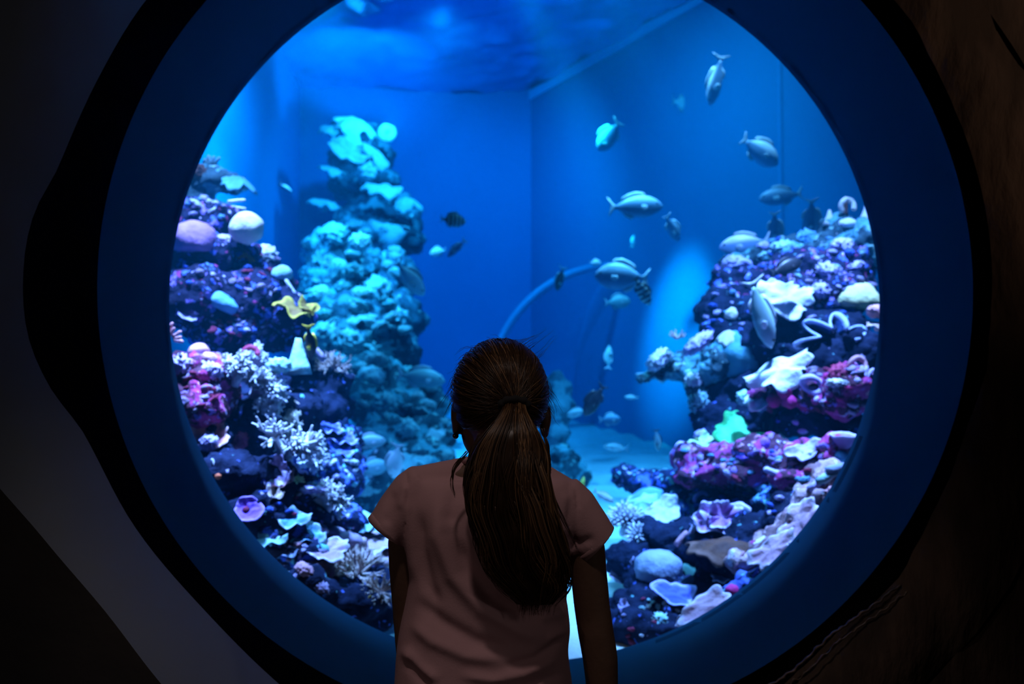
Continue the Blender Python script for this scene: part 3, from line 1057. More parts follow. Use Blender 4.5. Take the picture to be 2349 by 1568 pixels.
A('ball', 456, 806, 24, 3.0, 'pink', 'larger upper of two rosy pink smooth lumps', sq=.8, group='rosy smooth lumps')
A('ball', 482, 822, 20, 3.0, 'pink', 'smaller lower of two rosy pink smooth lumps', sq=.7, roll=30, group='rosy smooth lumps')
A('knob', 416, 838, 28, 2.95, 'lilac', 'lilac lumpy crust below the pink spiky fingers', knob=.5, kf=9)
A('knob', 486, 852, 26, 2.98, 'lilac', 'lilac and white crust just below the rosy lumps', knob=.5, kf=10)
A('tree', 535, 880, 62, 2.98, 'white', 'upper white tree coral with a thick trunk beside the magenta rock', dirs=[(.15, -.25, 1), (.7, -.2, .8)], tr=.22, L=.62, depth=3)
A('tree', 585, 842, 60, 3.0, 'white', 'white bushy soft coral spreading below the dark overhang', dirs=[(-.4, -.3, .7), (.6, -.3, .6), (.1, -.4, .9)], tr=.13, L=.5)
A('cone', 684, 818, 40, 3.3, 'paleteal', 'pale teal peaked cone sponge under the yellow plate', sx=.8, embed=.2)
A('knob', 640, 838, 30, 3.2, 'paleteal', 'pale mint lumpy sponge leading to the peaked cone sponge', sq=.6, name='lumpy_sponge')
A('ring', 575, 812, 22, 3.2, 'crimson', 'dark crimson arched coral under the dark overhang', arc=.55, tr=.3, name='arched_coral', rot=0)
A('stick', 728, 806, 26, 3.35, 'mauve', 'mauve leaning stub at the head of the brown branching coral', roll=-38)
A('stag', 765, 852, 56, 3.35, 'tan', 'brown branching coral spreading sideways over the dark rock tower', n=26, spread=1.3, tr=.06, tilt=18, roll=12)
A('tree', 582, 912, 74, 2.95, 'white', 'middle white tree coral fanning out with feathery branches', dirs=[(1, -.3, .15), (.8, -.4, .5), (.5, -.3, -.1), (.35, -.4, .75)], tr=.16, L=.62)
A('stick', 686, 928, 15, 3.2, 'tan', 'tan finger tip beside the middle white tree coral', roll=128)
A('tree', 655, 1050, 70, 2.92, 'white', 'long lavender trunked white tree coral running down the dark hollow', dirs=[(-.62, -.35, 1.0), (.25, -.4, .8), (.5, -.3, .5)], tr=.14, L=.9, depth=2, spread=.8)
A('tree', 650, 985, 56, 2.92, 'cream', 'cream bristly branch beside the long lavender trunk', dirs=[(.4, -.35, .3), (.6, -.4, -.4), (.3, -.3, -.9), (.3, -.4, .9)], tr=.13, L=.55)
A('tree', 690, 1066, 70, 2.95, 'white', 'white tree coral reaching sideways toward the blue plates', dirs=[(1, -.3, .5), (.7, -.4, .3), (.9, -.2, .7)], tr=.15, L=.62)
A('plate', 638, 1085, 36, 2.9, 'lilac', 'pale lavender veil fan at the foot of the long trunk', cup=.3, ruf=.08, tilt=75, th=.05, ax=.8, ay=1.0)
for k, (x, y, r, lb) in enumerate([(752, 978, 34, 'uppermost'), (782, 1002, 36, 'middle'), (775, 1030, 36, 'lowest')]):
    A('plate', x, y, r, 3.3, 'blueplate', lb + ' of three blue violet-edged plates stacked on the blue rock', cup=.1, ruf=.16, nr=7, tilt=30, roll=14, group='blue violet-edged plates')
A('plate', 482, 1000, 42, 2.85, 'salmon', 'salmon pink cup coral filled with lilac lumps at the window edge', cup=.45, ruf=.08, tilt=52, roll=24, ay=.95, th=.1, name='cup_coral')
A('knob', 478, 1014, 24, 2.80, 'lilac', 'lilac lumps filling the salmon cup coral', knob=.6, kf=11, embed=-.4)
A('knob', 545, 1010, 26, 2.95, 'crimson', 'dark red knobbly coral beside the salmon cup')
A('stick', 492, 1066, 13, 2.8, 'white', 'white stub at the window edge below the salmon cup', roll=-25)
A('ball', 500, 1092, 8, 2.8, 'orange', 'tiny red sponge at the window edge below the white stub', name='red_sponge')
A('plate', 572, 1171, 33, 2.78, 'violetcup', 'bright violet cup sponge glowing at the window edge', cup=.35, ruf=.05, nr=3, tilt=62, roll=12, ay=.9, th=.14, lob=.06, name='cup_sponge')
A('plate', 640, 1112, 38, 2.92, 'salmon', 'pink plate with yellow rim under the lavender veil fan', cup=.4, ruf=.16, tilt=28, roll=-12)
A('plate', 625, 1140, 26, 2.9, 'tan', 'small tan curled plate below the yellow rimmed pink plate', cup=.4, ruf=.2, tilt=30)
A('tree', 748, 1168, 74, 2.95, 'white', 'white finger coral tree with stubby fingers near the girl\'s sleeve', dirs=[(-.45, -.3, .75), (.1, -.4, 1), (.7, -.3, .7)], tr=.14, L=.58, depth=3, spread=.8)
A('knob', 712, 1122, 22, 2.95, 'lilac', 'lilac bar-like lump beside the stubby fingered coral tree', sx=1.8, sq=.45)
for k, (x, y, r, lb) in enumerate([(668, 1188, 40, 'upper dull blue plate beside the stubby fingered tree'), (700, 1226, 46, 'broad lower dull blue plate under the stubby fingered tree'), (622, 1234, 36, 'greenish blue folded plate below the violet cup sponge'), (655, 1262, 34, 'grey violet folded plate at the window edge above the pink crust')]):
    A('plate', x, y, r, 2.92, ['blueteal', 'blueteal', 'paleteal', 'greyblue'][k], lb, cup=.12, ruf=.2, nr=5, tilt=34, roll=10 - 6 * k)
for k, (x, y, r, lb) in enumerate([(728, 1213, 22, 'first'), (765, 1221, 26, 'second'), (802, 1235, 26, 'third')]):
    A('ball', x, y, r, 3.0, 'mauve', lb + ' mauve sausage lump from the window edge, under the stubby fingered coral', sq=.62, roll=14, sx=1.2, group='row of mauve sausage lumps')
A('plate', 858, 1244, 62, 3.05, 'pinkledge', 'pale pink flat ledge behind the staghorn thicket by the girl\'s arm', cup=.0, ruf=.06, tilt=20, ay=.7)
A('plate', 752, 1262, 50, 2.95, 'pinkledge', 'smooth pink sheet spreading under the mauve lumps', cup=.1, ruf=.1, tilt=35, ay=.7)
A('stag', 822, 1318, 74, 2.9, 'tan', 'large pinkish tan staghorn thicket beside the girl\'s arm', n=40, spread=1.5, tr=.055, tilt=40, embed=.0)
A('stag', 872, 1358, 50, 2.86, 'tan', 'lower clump of pinkish staghorn branches against the girl\'s arm', n=26, spread=1.4, tr=.065, tilt=50, embed=.0)
A('plate', 848, 1196, 42, 3.3, 'paleteal', 'cyan ruffled plate on the bright sand by the girl\'s sleeve', cup=.15, ruf=.22, tilt=30)
A('knob', 700, 1308, 26, 2.78, 'pink', 'rosy lumpy crust at the window edge below the grey violet plate', sq=.6, roll=35)
A('knob', 738, 1346, 28, 2.76, 'mauve', 'mauve lumpy crust at the lower window edge under the staghorn', sq=.5, roll=38)
A('fingers', 832, 1376, 18, 2.8, 'yellow', 'tiny olive yellow fingers in the dark gap under the staghorn', n=4)
A('tuft', 680, 1105, 20, 2.9, 'lime', 'small yellow green polyp tuft at the foot of the white trees', n=26, tr=.09)

# --- the reef on the slanting-wall side, from its top down
A('cone', 1903, 500, 18, 3.8, 'cream', 'cream egg shaped sponge on the reef crest', sx=.9)
A('ring', 1944, 472, 22, 3.8, 'cream', 'pale arched sponge on the reef crest between cream egg and white cone', arc=.7, tr=.28, name='arched_sponge', cat='sponge')
A('stick', 1940, 488, 20, 3.85, 'brown', 'brown stump inside the pale arched sponge', sz=1.3)
A('cone', 1994, 492, 30, 3.75, 'white', 'white pointed cone sponge at the highest corner of the reef', sz=1.15)
A('dome', 1944, 514, 23, 3.7, 'white', 'white cap coral at the foot of the pale arched sponge', sq=.6)
A('knob', 1798, 572, 36, 3.8, 'paleteal', 'sea green knobbly coral mound along the reef crest', knob=.4, kf=9, sq=.6)
A('knob', 1850, 548, 26, 3.8, 'blueteal', 'blue knobbly coral below the cream egg sponge', knob=.5, kf=10)
A('knob', 1932, 566, 28, 3.6, 'lilac', 'lilac ragged lump under the white cap coral', knob=.55, kf=9, sq=.8)
A('knob', 1752, 566, 18, 3.85, 'lilac', 'small lilac lump at the tail of the pale backed fish', sq=.7)
A('knob', 1684, 606, 30, 3.8, 'lilac', 'pale lilac crest lump at the reef tip under the pale backed fish', knob=.5, kf=8, sq=.75)
A('ring', 1706, 615, 24, 3.75, 'lilac', 'lilac curled coral hanging over the reef tip', arc=.6, tr=.28, roll=60, name='curled_coral')
A('plate', 1800, 682, 66, 3.45, 'whiteplate', 'large white folded coral sheet facing the window', cup=.05, ruf=.12, nr=5, tilt=62, roll=12, ay=.72, th=.06, lob=.2, embed=-.1)
A('plate', 1756, 668, 32, 3.45, 'whiteplate', 'smaller white leaf beside the large white folded sheet', cup=.1, ruf=.1, nr=3, tilt=66, roll=-30, th=.08, lob=.2, embed=-.25)
A('knob', 1904, 626, 34, 3.55, 'lilac', 'lilac white ragged crust above the yellow dome', knob=.6, kf=10, sq=.7, roll=30)
A('knob', 1960, 612, 26, 3.5, 'lilac', 'violet white crust strip near the window edge above the yellow dome', knob=.6, kf=11, sq=.45, roll=-18)
A('knob', 1885, 668, 26, 3.5, 'lilac', 'pale violet bump beside the large white folded sheet', knob=.5, kf=10, sq=.8)
A('dome', 1965, 692, 54, 3.35, 'yellowdome', 'smooth pale yellow dome coral near the window edge', sq=.85, embed=.4, flat=-.2)
A('dome', 1682, 723, 22, 3.65, 'cream', 'small cream dome above the big teal dome', sq=.9)
A('dome', 1692, 812, 68, 3.6, 'teal', 'big dull teal dome coral hanging over the dark cave', sq=.95, embed=.45, flat=-.9)
A('plate', 1670, 762, 34, 3.45, 'cream', 'cream cap lying on top of the big teal dome', cup=-.45, ruf=.04, th=.25, tilt=14, roll=-14, ay=.8, name='cap_coral')
A('knob', 1602, 786, 32, 3.6, 'lilac', 'lilac ridge leading down from the cream cap', knob=.45, kf=9, sq=.55, roll=-38, sx=1.3)
A('ribbon', 1910, 770, 74, 3.3, 'bluerib', 'dark coral folded like a ribbon with pale blue rims', loops=4.2, h=.55, embed=0)
A('knob', 2012, 714, 24, 3.2, 'pink', 'pink lumpy crust at the window edge below the yellow dome', sq=.7)
A('plate', 2014, 742, 28, 3.2, 'tan', 'tan plate coral at the window edge beside the ribbon coral', cup=-.1, th=.15, tilt=18)
A('stag', 1552, 778, 26, 3.7, 'tan', 'small spiky tan coral on the overhanging ledge', n=12, tr=.09)
A('knob', 1512, 824, 28, 3.75, 'white', 'off white crust at the tip of the overhanging ledge', knob=.5, kf=9, roll=-40, sx=1.2, sq=.7)
A('knob', 1590, 872, 22, 3.65, 'white', 'whitish lump where the overhanging ledge bends down', knob=.5, kf=8)
A('knob', 1604, 918, 26, 3.65, 'paleteal', 'pale turquoise knobbly tip drooping from the overhanging ledge', knob=.6, kf=9, sq=1.3)
A('plate', 1790, 848, 76, 3.4, 'whiteplate', 'lavender white draped plate coral below the ribbon coral', cup=-.1, ruf=.16, nr=5, tilt=48, roll=-24, ay=.55, th=.07, lob=.2, embed=-.05)
A('ring', 1742, 838, 18, 3.5, 'lilac', 'lilac arch behind the upper edge of the draped plate', arc=.6, tr=.25, name='arched_coral')
A('plate', 1748, 912, 46, 3.35, 'whiteplate', 'narrow lavender plate under the draped plate coral', cup=-.1, ruf=.14, nr=4, tilt=40, roll=-18, ay=.6, th=.09)
A('knob', 1708, 912, 20, 3.5, 'paleteal', 'greenish knob at the end of the narrow lavender plate', knob=.5)
for k, (x, y, r, lb) in enumerate([(1800, 896, 17, 'topmost'), (1774, 918, 16, 'one nearest the narrow plate'), (1812, 920, 16, 'one nearest the ring sponge'), (1770, 936, 12, 'lowest')]):
    A('ball', x, y, r, 3.3, 'magenta', lb + ' of the hot magenta lumps beside the narrow lavender plate', sq=1.1, embed=-.1, group='hot magenta lumps')
A('ring', 1864, 882, 27, 3.25, 'lilac', 'violet ring sponge with an open middle', R=.72, tr=.32, tilt=10, roll=30, sx=1.2, sz=.8, embed=-.2)
A('ring', 1968, 838, 26, 3.15, 'pink', 'pink arched coral near the window edge above the finger lumps', arc=.6, tr=.24, name='arched_coral', roll=10)
A('knob', 1926, 858, 28, 3.2, 'crimson', 'crimson lumpy crust between ring sponge and pink arch', knob=.5, kf=11)
A('fingers', 1990, 868, 34, 3.1, 'lilac', 'pale lilac finger clump at the window edge below the pink arch', n=6, tr=.16, roll=50)
A('knob', 1925, 878, 20, 3.15, 'white', 'whitish speckled lump below the crimson crust', knob=.6, kf=12, sx=1.6, sq=.6)
A('fingers', 1935, 912, 42, 3.1, 'mauve', 'mauve clump of lumpy fingers under the whitish speckled lump', n=9, tr=.14, roll=80, fan=.9)
A('fingers', 1985, 920, 30, 3.0, 'mauve', 'mauve lumpy fingers touching the window edge', n=7, tr=.15, roll=70)
A('plate', 1700, 996, 64, 3.3, 'green', 'bright glowing green plate coral at the cave mouth', cup=.15, ruf=.12, nr=5, tilt=52, roll=6, ay=.85, th=.12, lob=.14, embed=-.1)
A('stick', 1794, 998, 38, 3.25, 'palegreen', 'pale mint stick coral leaning beside the glowing green coral', roll=42, sx=.8, embed=-.2)
A('plate', 1612, 1018, 27, 3.35, 'lime', 'pale lime star shaped coral beside the glowing green coral', cup=.1, ruf=.2, nr=7, tilt=60, lob=.3, th=.12, embed=-.1)
A('ring', 1562, 1026, 16, 3.4, 'lilac', 'small lilac arch at the end of the speckled shelf', arc=.62, tr=.25, name='arched_coral')
A('knob', 1612, 998, 20, 3.4, 'lilac', 'lilac lump just above the lime star coral', knob=.4, sq=.7)
A('ball', 1754, 1016, 12, 3.3, 'violetcup', 'small violet lump between the glowing green coral and the mint stick', sq=1.2, name='violet_sponge')
A('plate', 1846, 1040, 42, 3.15, 'lilac', 'violet winged plate coral on the speckled shelf near the window edge', cup=.3, ruf=.16, nr=4, tilt=40, roll=-18, ay=.6, th=.12)
A('cup', 1936, 1012, 30, 3.0, 'rose', 'violet goblet sponge at the window edge', depth=1.1, tilt=8, flare=1.1, embed=-.2)
A('ball', 1930, 1046, 15, 3.0, 'blueteal', 'small blue ball under the violet goblet sponge', embed=-.1)
for k, (x, y, r, lb) in enumerate([(1826, 968, 11, 'upper small white lump above the mint stick'), (1842, 986, 13, 'lower small white lump above the mint stick')]):
    A('ball', x, y, r, 3.3, 'lilac', lb, sq=.7, group='small white lumps above the mint stick')
for k, (x, y, r, lb, ky, rl) in enumerate([(1925, 1074, 32, 'topmost of the pale sausage lumps at the window edge', 'greyblue', 78), (1900, 1092, 30, 'middle of the pale sausage lumps at the window edge', 'paleteal', 62), (1876, 1108, 27, 'lowest of the pale sausage lumps at the window edge', 'lilac', 55)]):
    A('stick', x, y, r, 2.9, ky, lb, roll=rl, sx=1.3, embed=-.2, group='pale sausage lumps at the window edge', name='sausage_coral')
A('knob', 1910, 1132, 28, 2.82, 'pink', 'rose pink lumpy coral at the window edge under the sausage lumps', knob=.3)
A('stick', 1782, 1086, 27, 3.1, 'lilac', 'pale blue violet sausage lump on the lower side of the speckled shelf', roll=-70, sx=1.1, name='sausage_coral')
A('plate', 1497, 1126, 66, 3.55, 'blueteal', 'broad pale blue arched plate over a dark hollow behind the white anemone', cup=-.5, ruf=.06, th=.14, tilt=20, ay=.75, embed=0)
A('plate', 1470, 1150, 36, 3.5, 'paleteal', 'small turquoise tongue below the arched blue plate', cup=-.2, th=.16, tilt=30, roll=-30)
A('plate', 1524, 1172, 40, 3.25, 'white', 'white fan coral beside the white anemone', cup=.25, ruf=.08, nr=4, tilt=55, roll=-25, th=.12, embed=-.1)
A('tuft', 1434, 1196, 52, 3.15, 'white', 'large white tufted anemone beside the girl\'s sleeve', n=120, tr=.05, spread=1.7)
A('tuft', 1462, 1228, 34, 3.1, 'white', 'smaller white anemone tuft hanging below the large one', n=60, tr=.055, spread=1.9, tilt=60)
A('stick', 1562, 1236, 19, 3.1, 'pink', 'pale pink stub beside the pink rose coral', roll=40, sx=1.4, embed=-.3)
A('rose', 1650, 1206, 74, 3.0, 'rose', 'large pink rose coral with ruffled pale rims', embed=-.15)
A('plate', 1660, 1246, 84, 3.0, 'brown', 'rusty brown skirt plate under the pink rose coral', cup=-.2, ruf=.08, nr=5, tilt=18, ay=.6, th=.1, embed=.0)
A('ring', 1610, 1146, 24, 3.2, 'lilac', 'lilac arch behind the pink rose coral', arc=.55, tr=.2, name='arched_coral', roll=6)
A('plate', 1836, 1196, 64, 2.85, 'pinkledge', 'pinkish shelf coral along the window edge beside the rose coral', cup=.05, ruf=.10, nr=6, tilt=40, roll=-48, ay=.6, th=.1, embed=0)
A('plate', 1772, 1262, 62, 2.82, 'pinkledge', 'lower pinkish shelf coral with ragged pale edge along the window edge', cup=.05, ruf=.12, nr=6, tilt=34, roll=-38, ay=.55, th=.1, embed=0)
A('stick', 1695, 1286, 20, 2.85, 'pink', 'small pink finger under the rusty skirt plate', roll=28, sx=.8)
A('dome', 1510, 1306, 56, 2.95, 'greyblue', 'grey blue boulder shaped dome coral above the dark rocks', sq=.85, embed=.4, flat=-.7)
A('plate', 1546, 1364, 52, 2.8, 'blueplate', 'dark blue dish coral with violet edge below the boulder dome', cup=.15, ruf=.08, nr=4, tilt=34, roll=14, ay=.7, th=.07, embed=-.1)
A('plate', 1622, 1392, 66, 2.72, 'pinkledge', 'broad pink lobed coral at the lower window edge', cup=.05, ruf=.10, nr=4, tilt=42, roll=-28, ay=.5, th=.14, embed=-.05)
A('plate', 1566, 1436, 34, 2.70, 'pinkledge', 'small pale pink lobe at the bottom rim of the window', cup=.05, ruf=.08, nr=4, tilt=50, roll=-60, ay=.5, th=.16)
A('ball', 1680, 1356, 19, 2.74, 'magenta', 'upper magenta pink lump at the lower window edge', group='magenta lumps at the lower window edge')
A('ball', 1658, 1388, 16, 2.72, 'magenta', 'lower magenta pink lump at the lower window edge', group='magenta lumps at the lower window edge', embed=-.2)
A('plate', 1656, 1322, 27, 2.85, 'blueteal', 'small teal plate in the dark between the dish coral and pink shelf', cup=.1, th=.14, tilt=30)
A('plate', 1424, 1322, 24, 3.1, 'mauve', 'mauve fan coral close to the girl\'s arm', cup=.2, ruf=.1, tilt=55)
A('plate', 1430, 1392, 18, 2.9, 'lilac', 'pale oval mushroom coral low beside the girl\'s arm', tilt=60, roll=50, th=.2)
A('knob', 1512, 1424, 22, 2.8, 'paleteal', 'pale speckled knob on the lowest dark rock', knob=.6, kf=10)

# --- the far reef, washed to cyan by the water
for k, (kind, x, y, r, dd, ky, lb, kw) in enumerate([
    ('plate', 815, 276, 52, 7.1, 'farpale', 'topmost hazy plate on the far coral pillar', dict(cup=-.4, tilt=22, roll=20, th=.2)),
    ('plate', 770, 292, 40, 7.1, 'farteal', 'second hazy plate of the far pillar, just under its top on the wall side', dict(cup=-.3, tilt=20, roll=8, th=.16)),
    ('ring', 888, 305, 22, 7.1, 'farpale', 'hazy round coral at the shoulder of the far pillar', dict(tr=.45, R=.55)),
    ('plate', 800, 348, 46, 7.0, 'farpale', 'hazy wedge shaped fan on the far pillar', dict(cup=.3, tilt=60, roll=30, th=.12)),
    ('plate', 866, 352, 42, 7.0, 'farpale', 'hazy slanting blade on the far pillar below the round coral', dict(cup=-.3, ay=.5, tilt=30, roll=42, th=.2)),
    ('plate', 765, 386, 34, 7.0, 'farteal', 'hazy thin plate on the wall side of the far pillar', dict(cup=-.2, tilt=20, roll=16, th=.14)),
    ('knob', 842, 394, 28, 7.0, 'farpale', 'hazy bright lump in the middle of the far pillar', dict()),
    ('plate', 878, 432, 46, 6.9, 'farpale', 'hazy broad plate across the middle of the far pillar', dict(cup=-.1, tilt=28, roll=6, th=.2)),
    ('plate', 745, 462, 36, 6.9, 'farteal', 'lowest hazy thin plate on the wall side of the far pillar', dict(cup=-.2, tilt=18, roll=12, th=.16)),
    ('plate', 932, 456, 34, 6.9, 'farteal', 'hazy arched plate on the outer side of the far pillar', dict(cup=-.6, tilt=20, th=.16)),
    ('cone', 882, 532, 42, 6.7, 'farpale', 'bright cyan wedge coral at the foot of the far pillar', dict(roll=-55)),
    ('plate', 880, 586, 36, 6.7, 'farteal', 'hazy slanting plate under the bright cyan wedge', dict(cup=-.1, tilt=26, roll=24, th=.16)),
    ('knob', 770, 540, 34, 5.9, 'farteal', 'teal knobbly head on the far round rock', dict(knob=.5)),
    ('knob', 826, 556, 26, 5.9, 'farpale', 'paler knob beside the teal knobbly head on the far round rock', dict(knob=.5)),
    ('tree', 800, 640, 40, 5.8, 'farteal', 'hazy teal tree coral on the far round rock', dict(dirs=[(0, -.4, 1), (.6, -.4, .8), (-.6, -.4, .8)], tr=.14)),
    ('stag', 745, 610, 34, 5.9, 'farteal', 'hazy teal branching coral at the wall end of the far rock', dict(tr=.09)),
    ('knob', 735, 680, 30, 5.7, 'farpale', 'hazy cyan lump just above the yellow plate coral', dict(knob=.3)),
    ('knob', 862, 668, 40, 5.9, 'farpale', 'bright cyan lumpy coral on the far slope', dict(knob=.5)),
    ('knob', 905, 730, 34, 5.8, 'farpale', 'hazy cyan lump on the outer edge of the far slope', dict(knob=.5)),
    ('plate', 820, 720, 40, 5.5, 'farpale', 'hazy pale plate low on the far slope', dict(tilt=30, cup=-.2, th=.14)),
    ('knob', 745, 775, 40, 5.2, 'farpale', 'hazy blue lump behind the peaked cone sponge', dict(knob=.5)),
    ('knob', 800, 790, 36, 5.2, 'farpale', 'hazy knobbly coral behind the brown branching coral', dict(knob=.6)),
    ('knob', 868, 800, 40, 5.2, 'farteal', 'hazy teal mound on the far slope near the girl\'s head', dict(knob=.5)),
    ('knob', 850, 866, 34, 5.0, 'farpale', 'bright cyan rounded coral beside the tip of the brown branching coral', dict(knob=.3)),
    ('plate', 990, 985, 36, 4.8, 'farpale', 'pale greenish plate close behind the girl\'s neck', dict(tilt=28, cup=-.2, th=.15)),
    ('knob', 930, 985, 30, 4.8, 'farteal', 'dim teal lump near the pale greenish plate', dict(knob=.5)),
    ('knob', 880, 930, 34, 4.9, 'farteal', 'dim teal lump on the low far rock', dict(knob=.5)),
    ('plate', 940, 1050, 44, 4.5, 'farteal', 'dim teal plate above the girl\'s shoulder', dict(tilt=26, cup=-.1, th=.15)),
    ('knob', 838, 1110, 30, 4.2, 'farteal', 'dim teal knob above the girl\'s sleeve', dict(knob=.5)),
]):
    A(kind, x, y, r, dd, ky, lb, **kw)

# --- small crusts that fill whole patches; within a patch nothing tells them apart
def patch(n, x0, y0, x1, y1, rr, d, keys, label, group, seed):
    rng = random.Random(seed)
    protos = {}
    made = 0
    tries = 0
    while made < n and tries < n * 8:
        tries += 1
        x = rng.uniform(x0, x1)
        y = rng.uniform(y0, y1)
        loc, nor, hit = onreef(x, y, d)
        if not hit or nor.z < -.15:
            continue
        ky = rng.choice(keys)
        if ky not in protos or len(protos[ky]) < 3:
            me = b_ball(rng, .7, .55, 9.)
            me.materials.append(cmat(ky))
            protos.setdefault(ky, []).append(me)
        me = rng.choice(protos[ky])
        o = bpy.data.objects.new('crust_coral', me)
        COL.objects.link(o)
        s = rng.uniform(*rr) * loc.y / FPX
        o.scale = (s * rng.uniform(.8, 1.5), s, s * rng.uniform(.6, 1.1))
        o.rotation_euler = (rng.uniform(-.4, .4), rng.uniform(-.6, .6), rng.uniform(0, 6))
        o.location = loc + (loc - EYE).normalized() * s * .3
        tag(o, label, 'coral', group)
        made += 1


patch(16, 430, 440, 520, 500, (6, 12), 3.7, ['lilac', 'white', 'blueteal'], 'little pale lilac crust coral between the topmost ledge and the purple dome', 'crusts under the topmost ledge', 1)
patch(26, 420, 580, 640, 670, (6, 12), 3.5, ['lilac', 'blue', 'mauve', 'crimson'], 'little violet crust coral on the rock face under the cream ball coral', 'crusts under the cream ball', 2)
patch(20, 440, 720, 640, 790, (5, 10), 3.5, ['blue', 'lilac', 'crimson', 'blue'], 'little blue crust coral on the dark overhanging slope', 'crusts on the dark overhang', 3)
patch(26, 410, 850, 510, 970, (6, 12), 3.0, ['crimson', 'lilac', 'crimson', 'mauve'], 'little crimson crust coral on the magenta rock at the window edge', 'crusts on the magenta rock', 4)
patch(22, 690, 1040, 820, 1110, (6, 12), 3.3, ['lilac', 'blueteal', 'white', 'blue'], 'little pale blue crust coral below the three violet-edged plates', 'crusts below the violet-edged plates', 5)
patch(16, 560, 1090, 690, 1190, (5, 10), 2.95, ['crimson', 'paleteal', 'tan', 'blue'], 'little mixed crust coral around the yellow rimmed pink plate', 'crusts round the yellow rimmed plate', 6)
patch(16, 600, 1240, 720, 1320, (6, 11), 2.9, ['mauve', 'pink', 'greyblue', 'lilac'], 'little mauve crust coral among the folded plates at the window edge', 'crusts among the folded plates', 7)
patch(26, 1720, 540, 2010, 640, (6, 12), 3.7, ['lilac', 'blue', 'paleteal', 'blueteal'], 'little lilac crust coral along the reef crest below the white sponges', 'crusts along the reef crest', 8)
patch(22, 1840, 640, 2000, 740, (6, 11), 3.5, ['lilac', 'blue', 'crimson', 'mauve'], 'little violet crust coral around the pale yellow dome', 'crusts round the yellow dome', 9)
patch(18, 1620, 650, 1760, 760, (5, 10), 3.8, ['blue', 'lilac', 'blueteal'], 'little blue crust coral on the dark rock above the teal dome', 'crusts above the teal dome', 10)
patch(22, 1850, 840, 2000, 940, (6, 11), 3.2, ['crimson', 'lilac', 'magenta', 'mauve'], 'little crimson crust coral around the violet ring sponge', 'crusts round the ring sponge', 11)
patch(44, 1560, 1030, 1900, 1110, (6, 12), 3.3, ['crimson', 'lilac', 'blue', 'violetcup', 'mauve', 'blueteal'], 'little violet crust coral covering the speckled shelf under the glowing green coral', 'crusts on the speckled shelf', 12)
patch(18, 1620, 1120, 1830, 1180, (7, 13), 3.4, ['blue', 'blueteal', 'lilac'], 'little blue crust coral on the dull ledges above the rose coral', 'crusts above the rose coral', 13)
patch(26, 1420, 1370, 1640, 1470, (5, 10), 2.9, ['paleteal', 'crimson', 'lilac', 'white'], 'little pale speck of crust coral on the dark rocks by the sand', 'crusts on the lowest dark rocks', 14)
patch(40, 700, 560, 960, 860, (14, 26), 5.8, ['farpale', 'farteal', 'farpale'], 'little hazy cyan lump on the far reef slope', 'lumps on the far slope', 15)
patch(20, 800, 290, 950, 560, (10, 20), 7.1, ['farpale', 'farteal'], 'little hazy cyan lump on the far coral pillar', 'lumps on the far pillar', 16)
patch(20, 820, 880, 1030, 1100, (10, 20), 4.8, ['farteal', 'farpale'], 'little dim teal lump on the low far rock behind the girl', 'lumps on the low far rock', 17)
# ------------------------------------------------------------------ fish
def fish_mat(key):
    nm = 'fish_' + key
    if nm in MATS:
        return MATS[nm]
    m, nt, out = newmat(nm)
    b = N(nt, 'ShaderNodeBsdfPrincipled', Roughness=.42, Metallic=0.)
    nt.links.new(b.outputs[0], out.inputs[0])
    tc = N(nt, 'ShaderNodeTexCoord')
    sep = N(nt, 'ShaderNodeSeparateXYZ')
    nt.links.new(tc.outputs['Object'], sep.inputs[0])
    ns = N(nt, 'ShaderNodeTexNoise', Scale=6.)
    nt.links.new(tc.outputs['Object'], ns.inputs['Vector'])
    tone = {'silver': ((.68, .70, .78), (.78, .80, .86)), 'grey': ((.28, .38, .50), (.36, .46, .58)), 'dark': ((.012, .014, .02), (.03, .03, .04)), 'striped': ((.40, .44, .42), (.5, .52, .5)),
            'pale': ((.62, .72, .72), (.72, .80, .80)), 'teal': ((.34, .55, .52), (.42, .62, .60)), 'yellow': ((.75, .60, .05), (.8, .66, .08)), 'green': ((.35, .55, .10), (.5, .6, .1))}[key]
    cur = ramp(nt, ns.outputs[0], [(.35, tone[0]), (.65, tone[1])])
    if key == 'striped':
        mu = N(nt, 'ShaderNodeMath', operation='MULTIPLY')
        mu.inputs[1].default_value = 40.
        nt.links.new(sep.outputs[0], mu.inputs[0])
        si = N(nt, 'ShaderNodeMath', operation='SINE')
        nt.links.new(mu.outputs[0], si.inputs[0])
        cr = N(nt, 'ShaderNodeMapRange')
        cr.inputs[1].default_value = -.25
        cr.inputs[2].default_value = .15
        nt.links.new(si.outputs[0], cr.inputs[0])
        cur = mixc(nt, cr.outputs[0], cur, (.012, .014, .03))
    elif key in ('silver', 'grey', 'teal'):
        # lit back and shaded flank put into the colour, split by height
        cr = N(nt, 'ShaderNodeMapRange')
        cr.inputs[1].default_value = .02
        cr.inputs[2].default_value = .10
        nt.links.new(sep.outputs[2], cr.inputs[0])
        cur = mixc(nt, cr.outputs[0], {'silver': (.15, .26, .42), 'grey': (.10, .18, .30), 'teal': (.20, .36, .38)}[key], cur)
    nt.links.new(cur, b.inputs['Base Color'])
    MATS[nm] = m
    return m


FIN = simple('fish_fin', (.40, .45, .5), .5)
FIN_D = simple('fish_fin_dark', (.03, .03, .04), .5)
FIN_Y = simple('fish_fin_yellow', (.80, .62, .04), .5)
EYE_M = simple('fish_eye', (.01, .01, .012), .15)
FISH_CACHE = {}


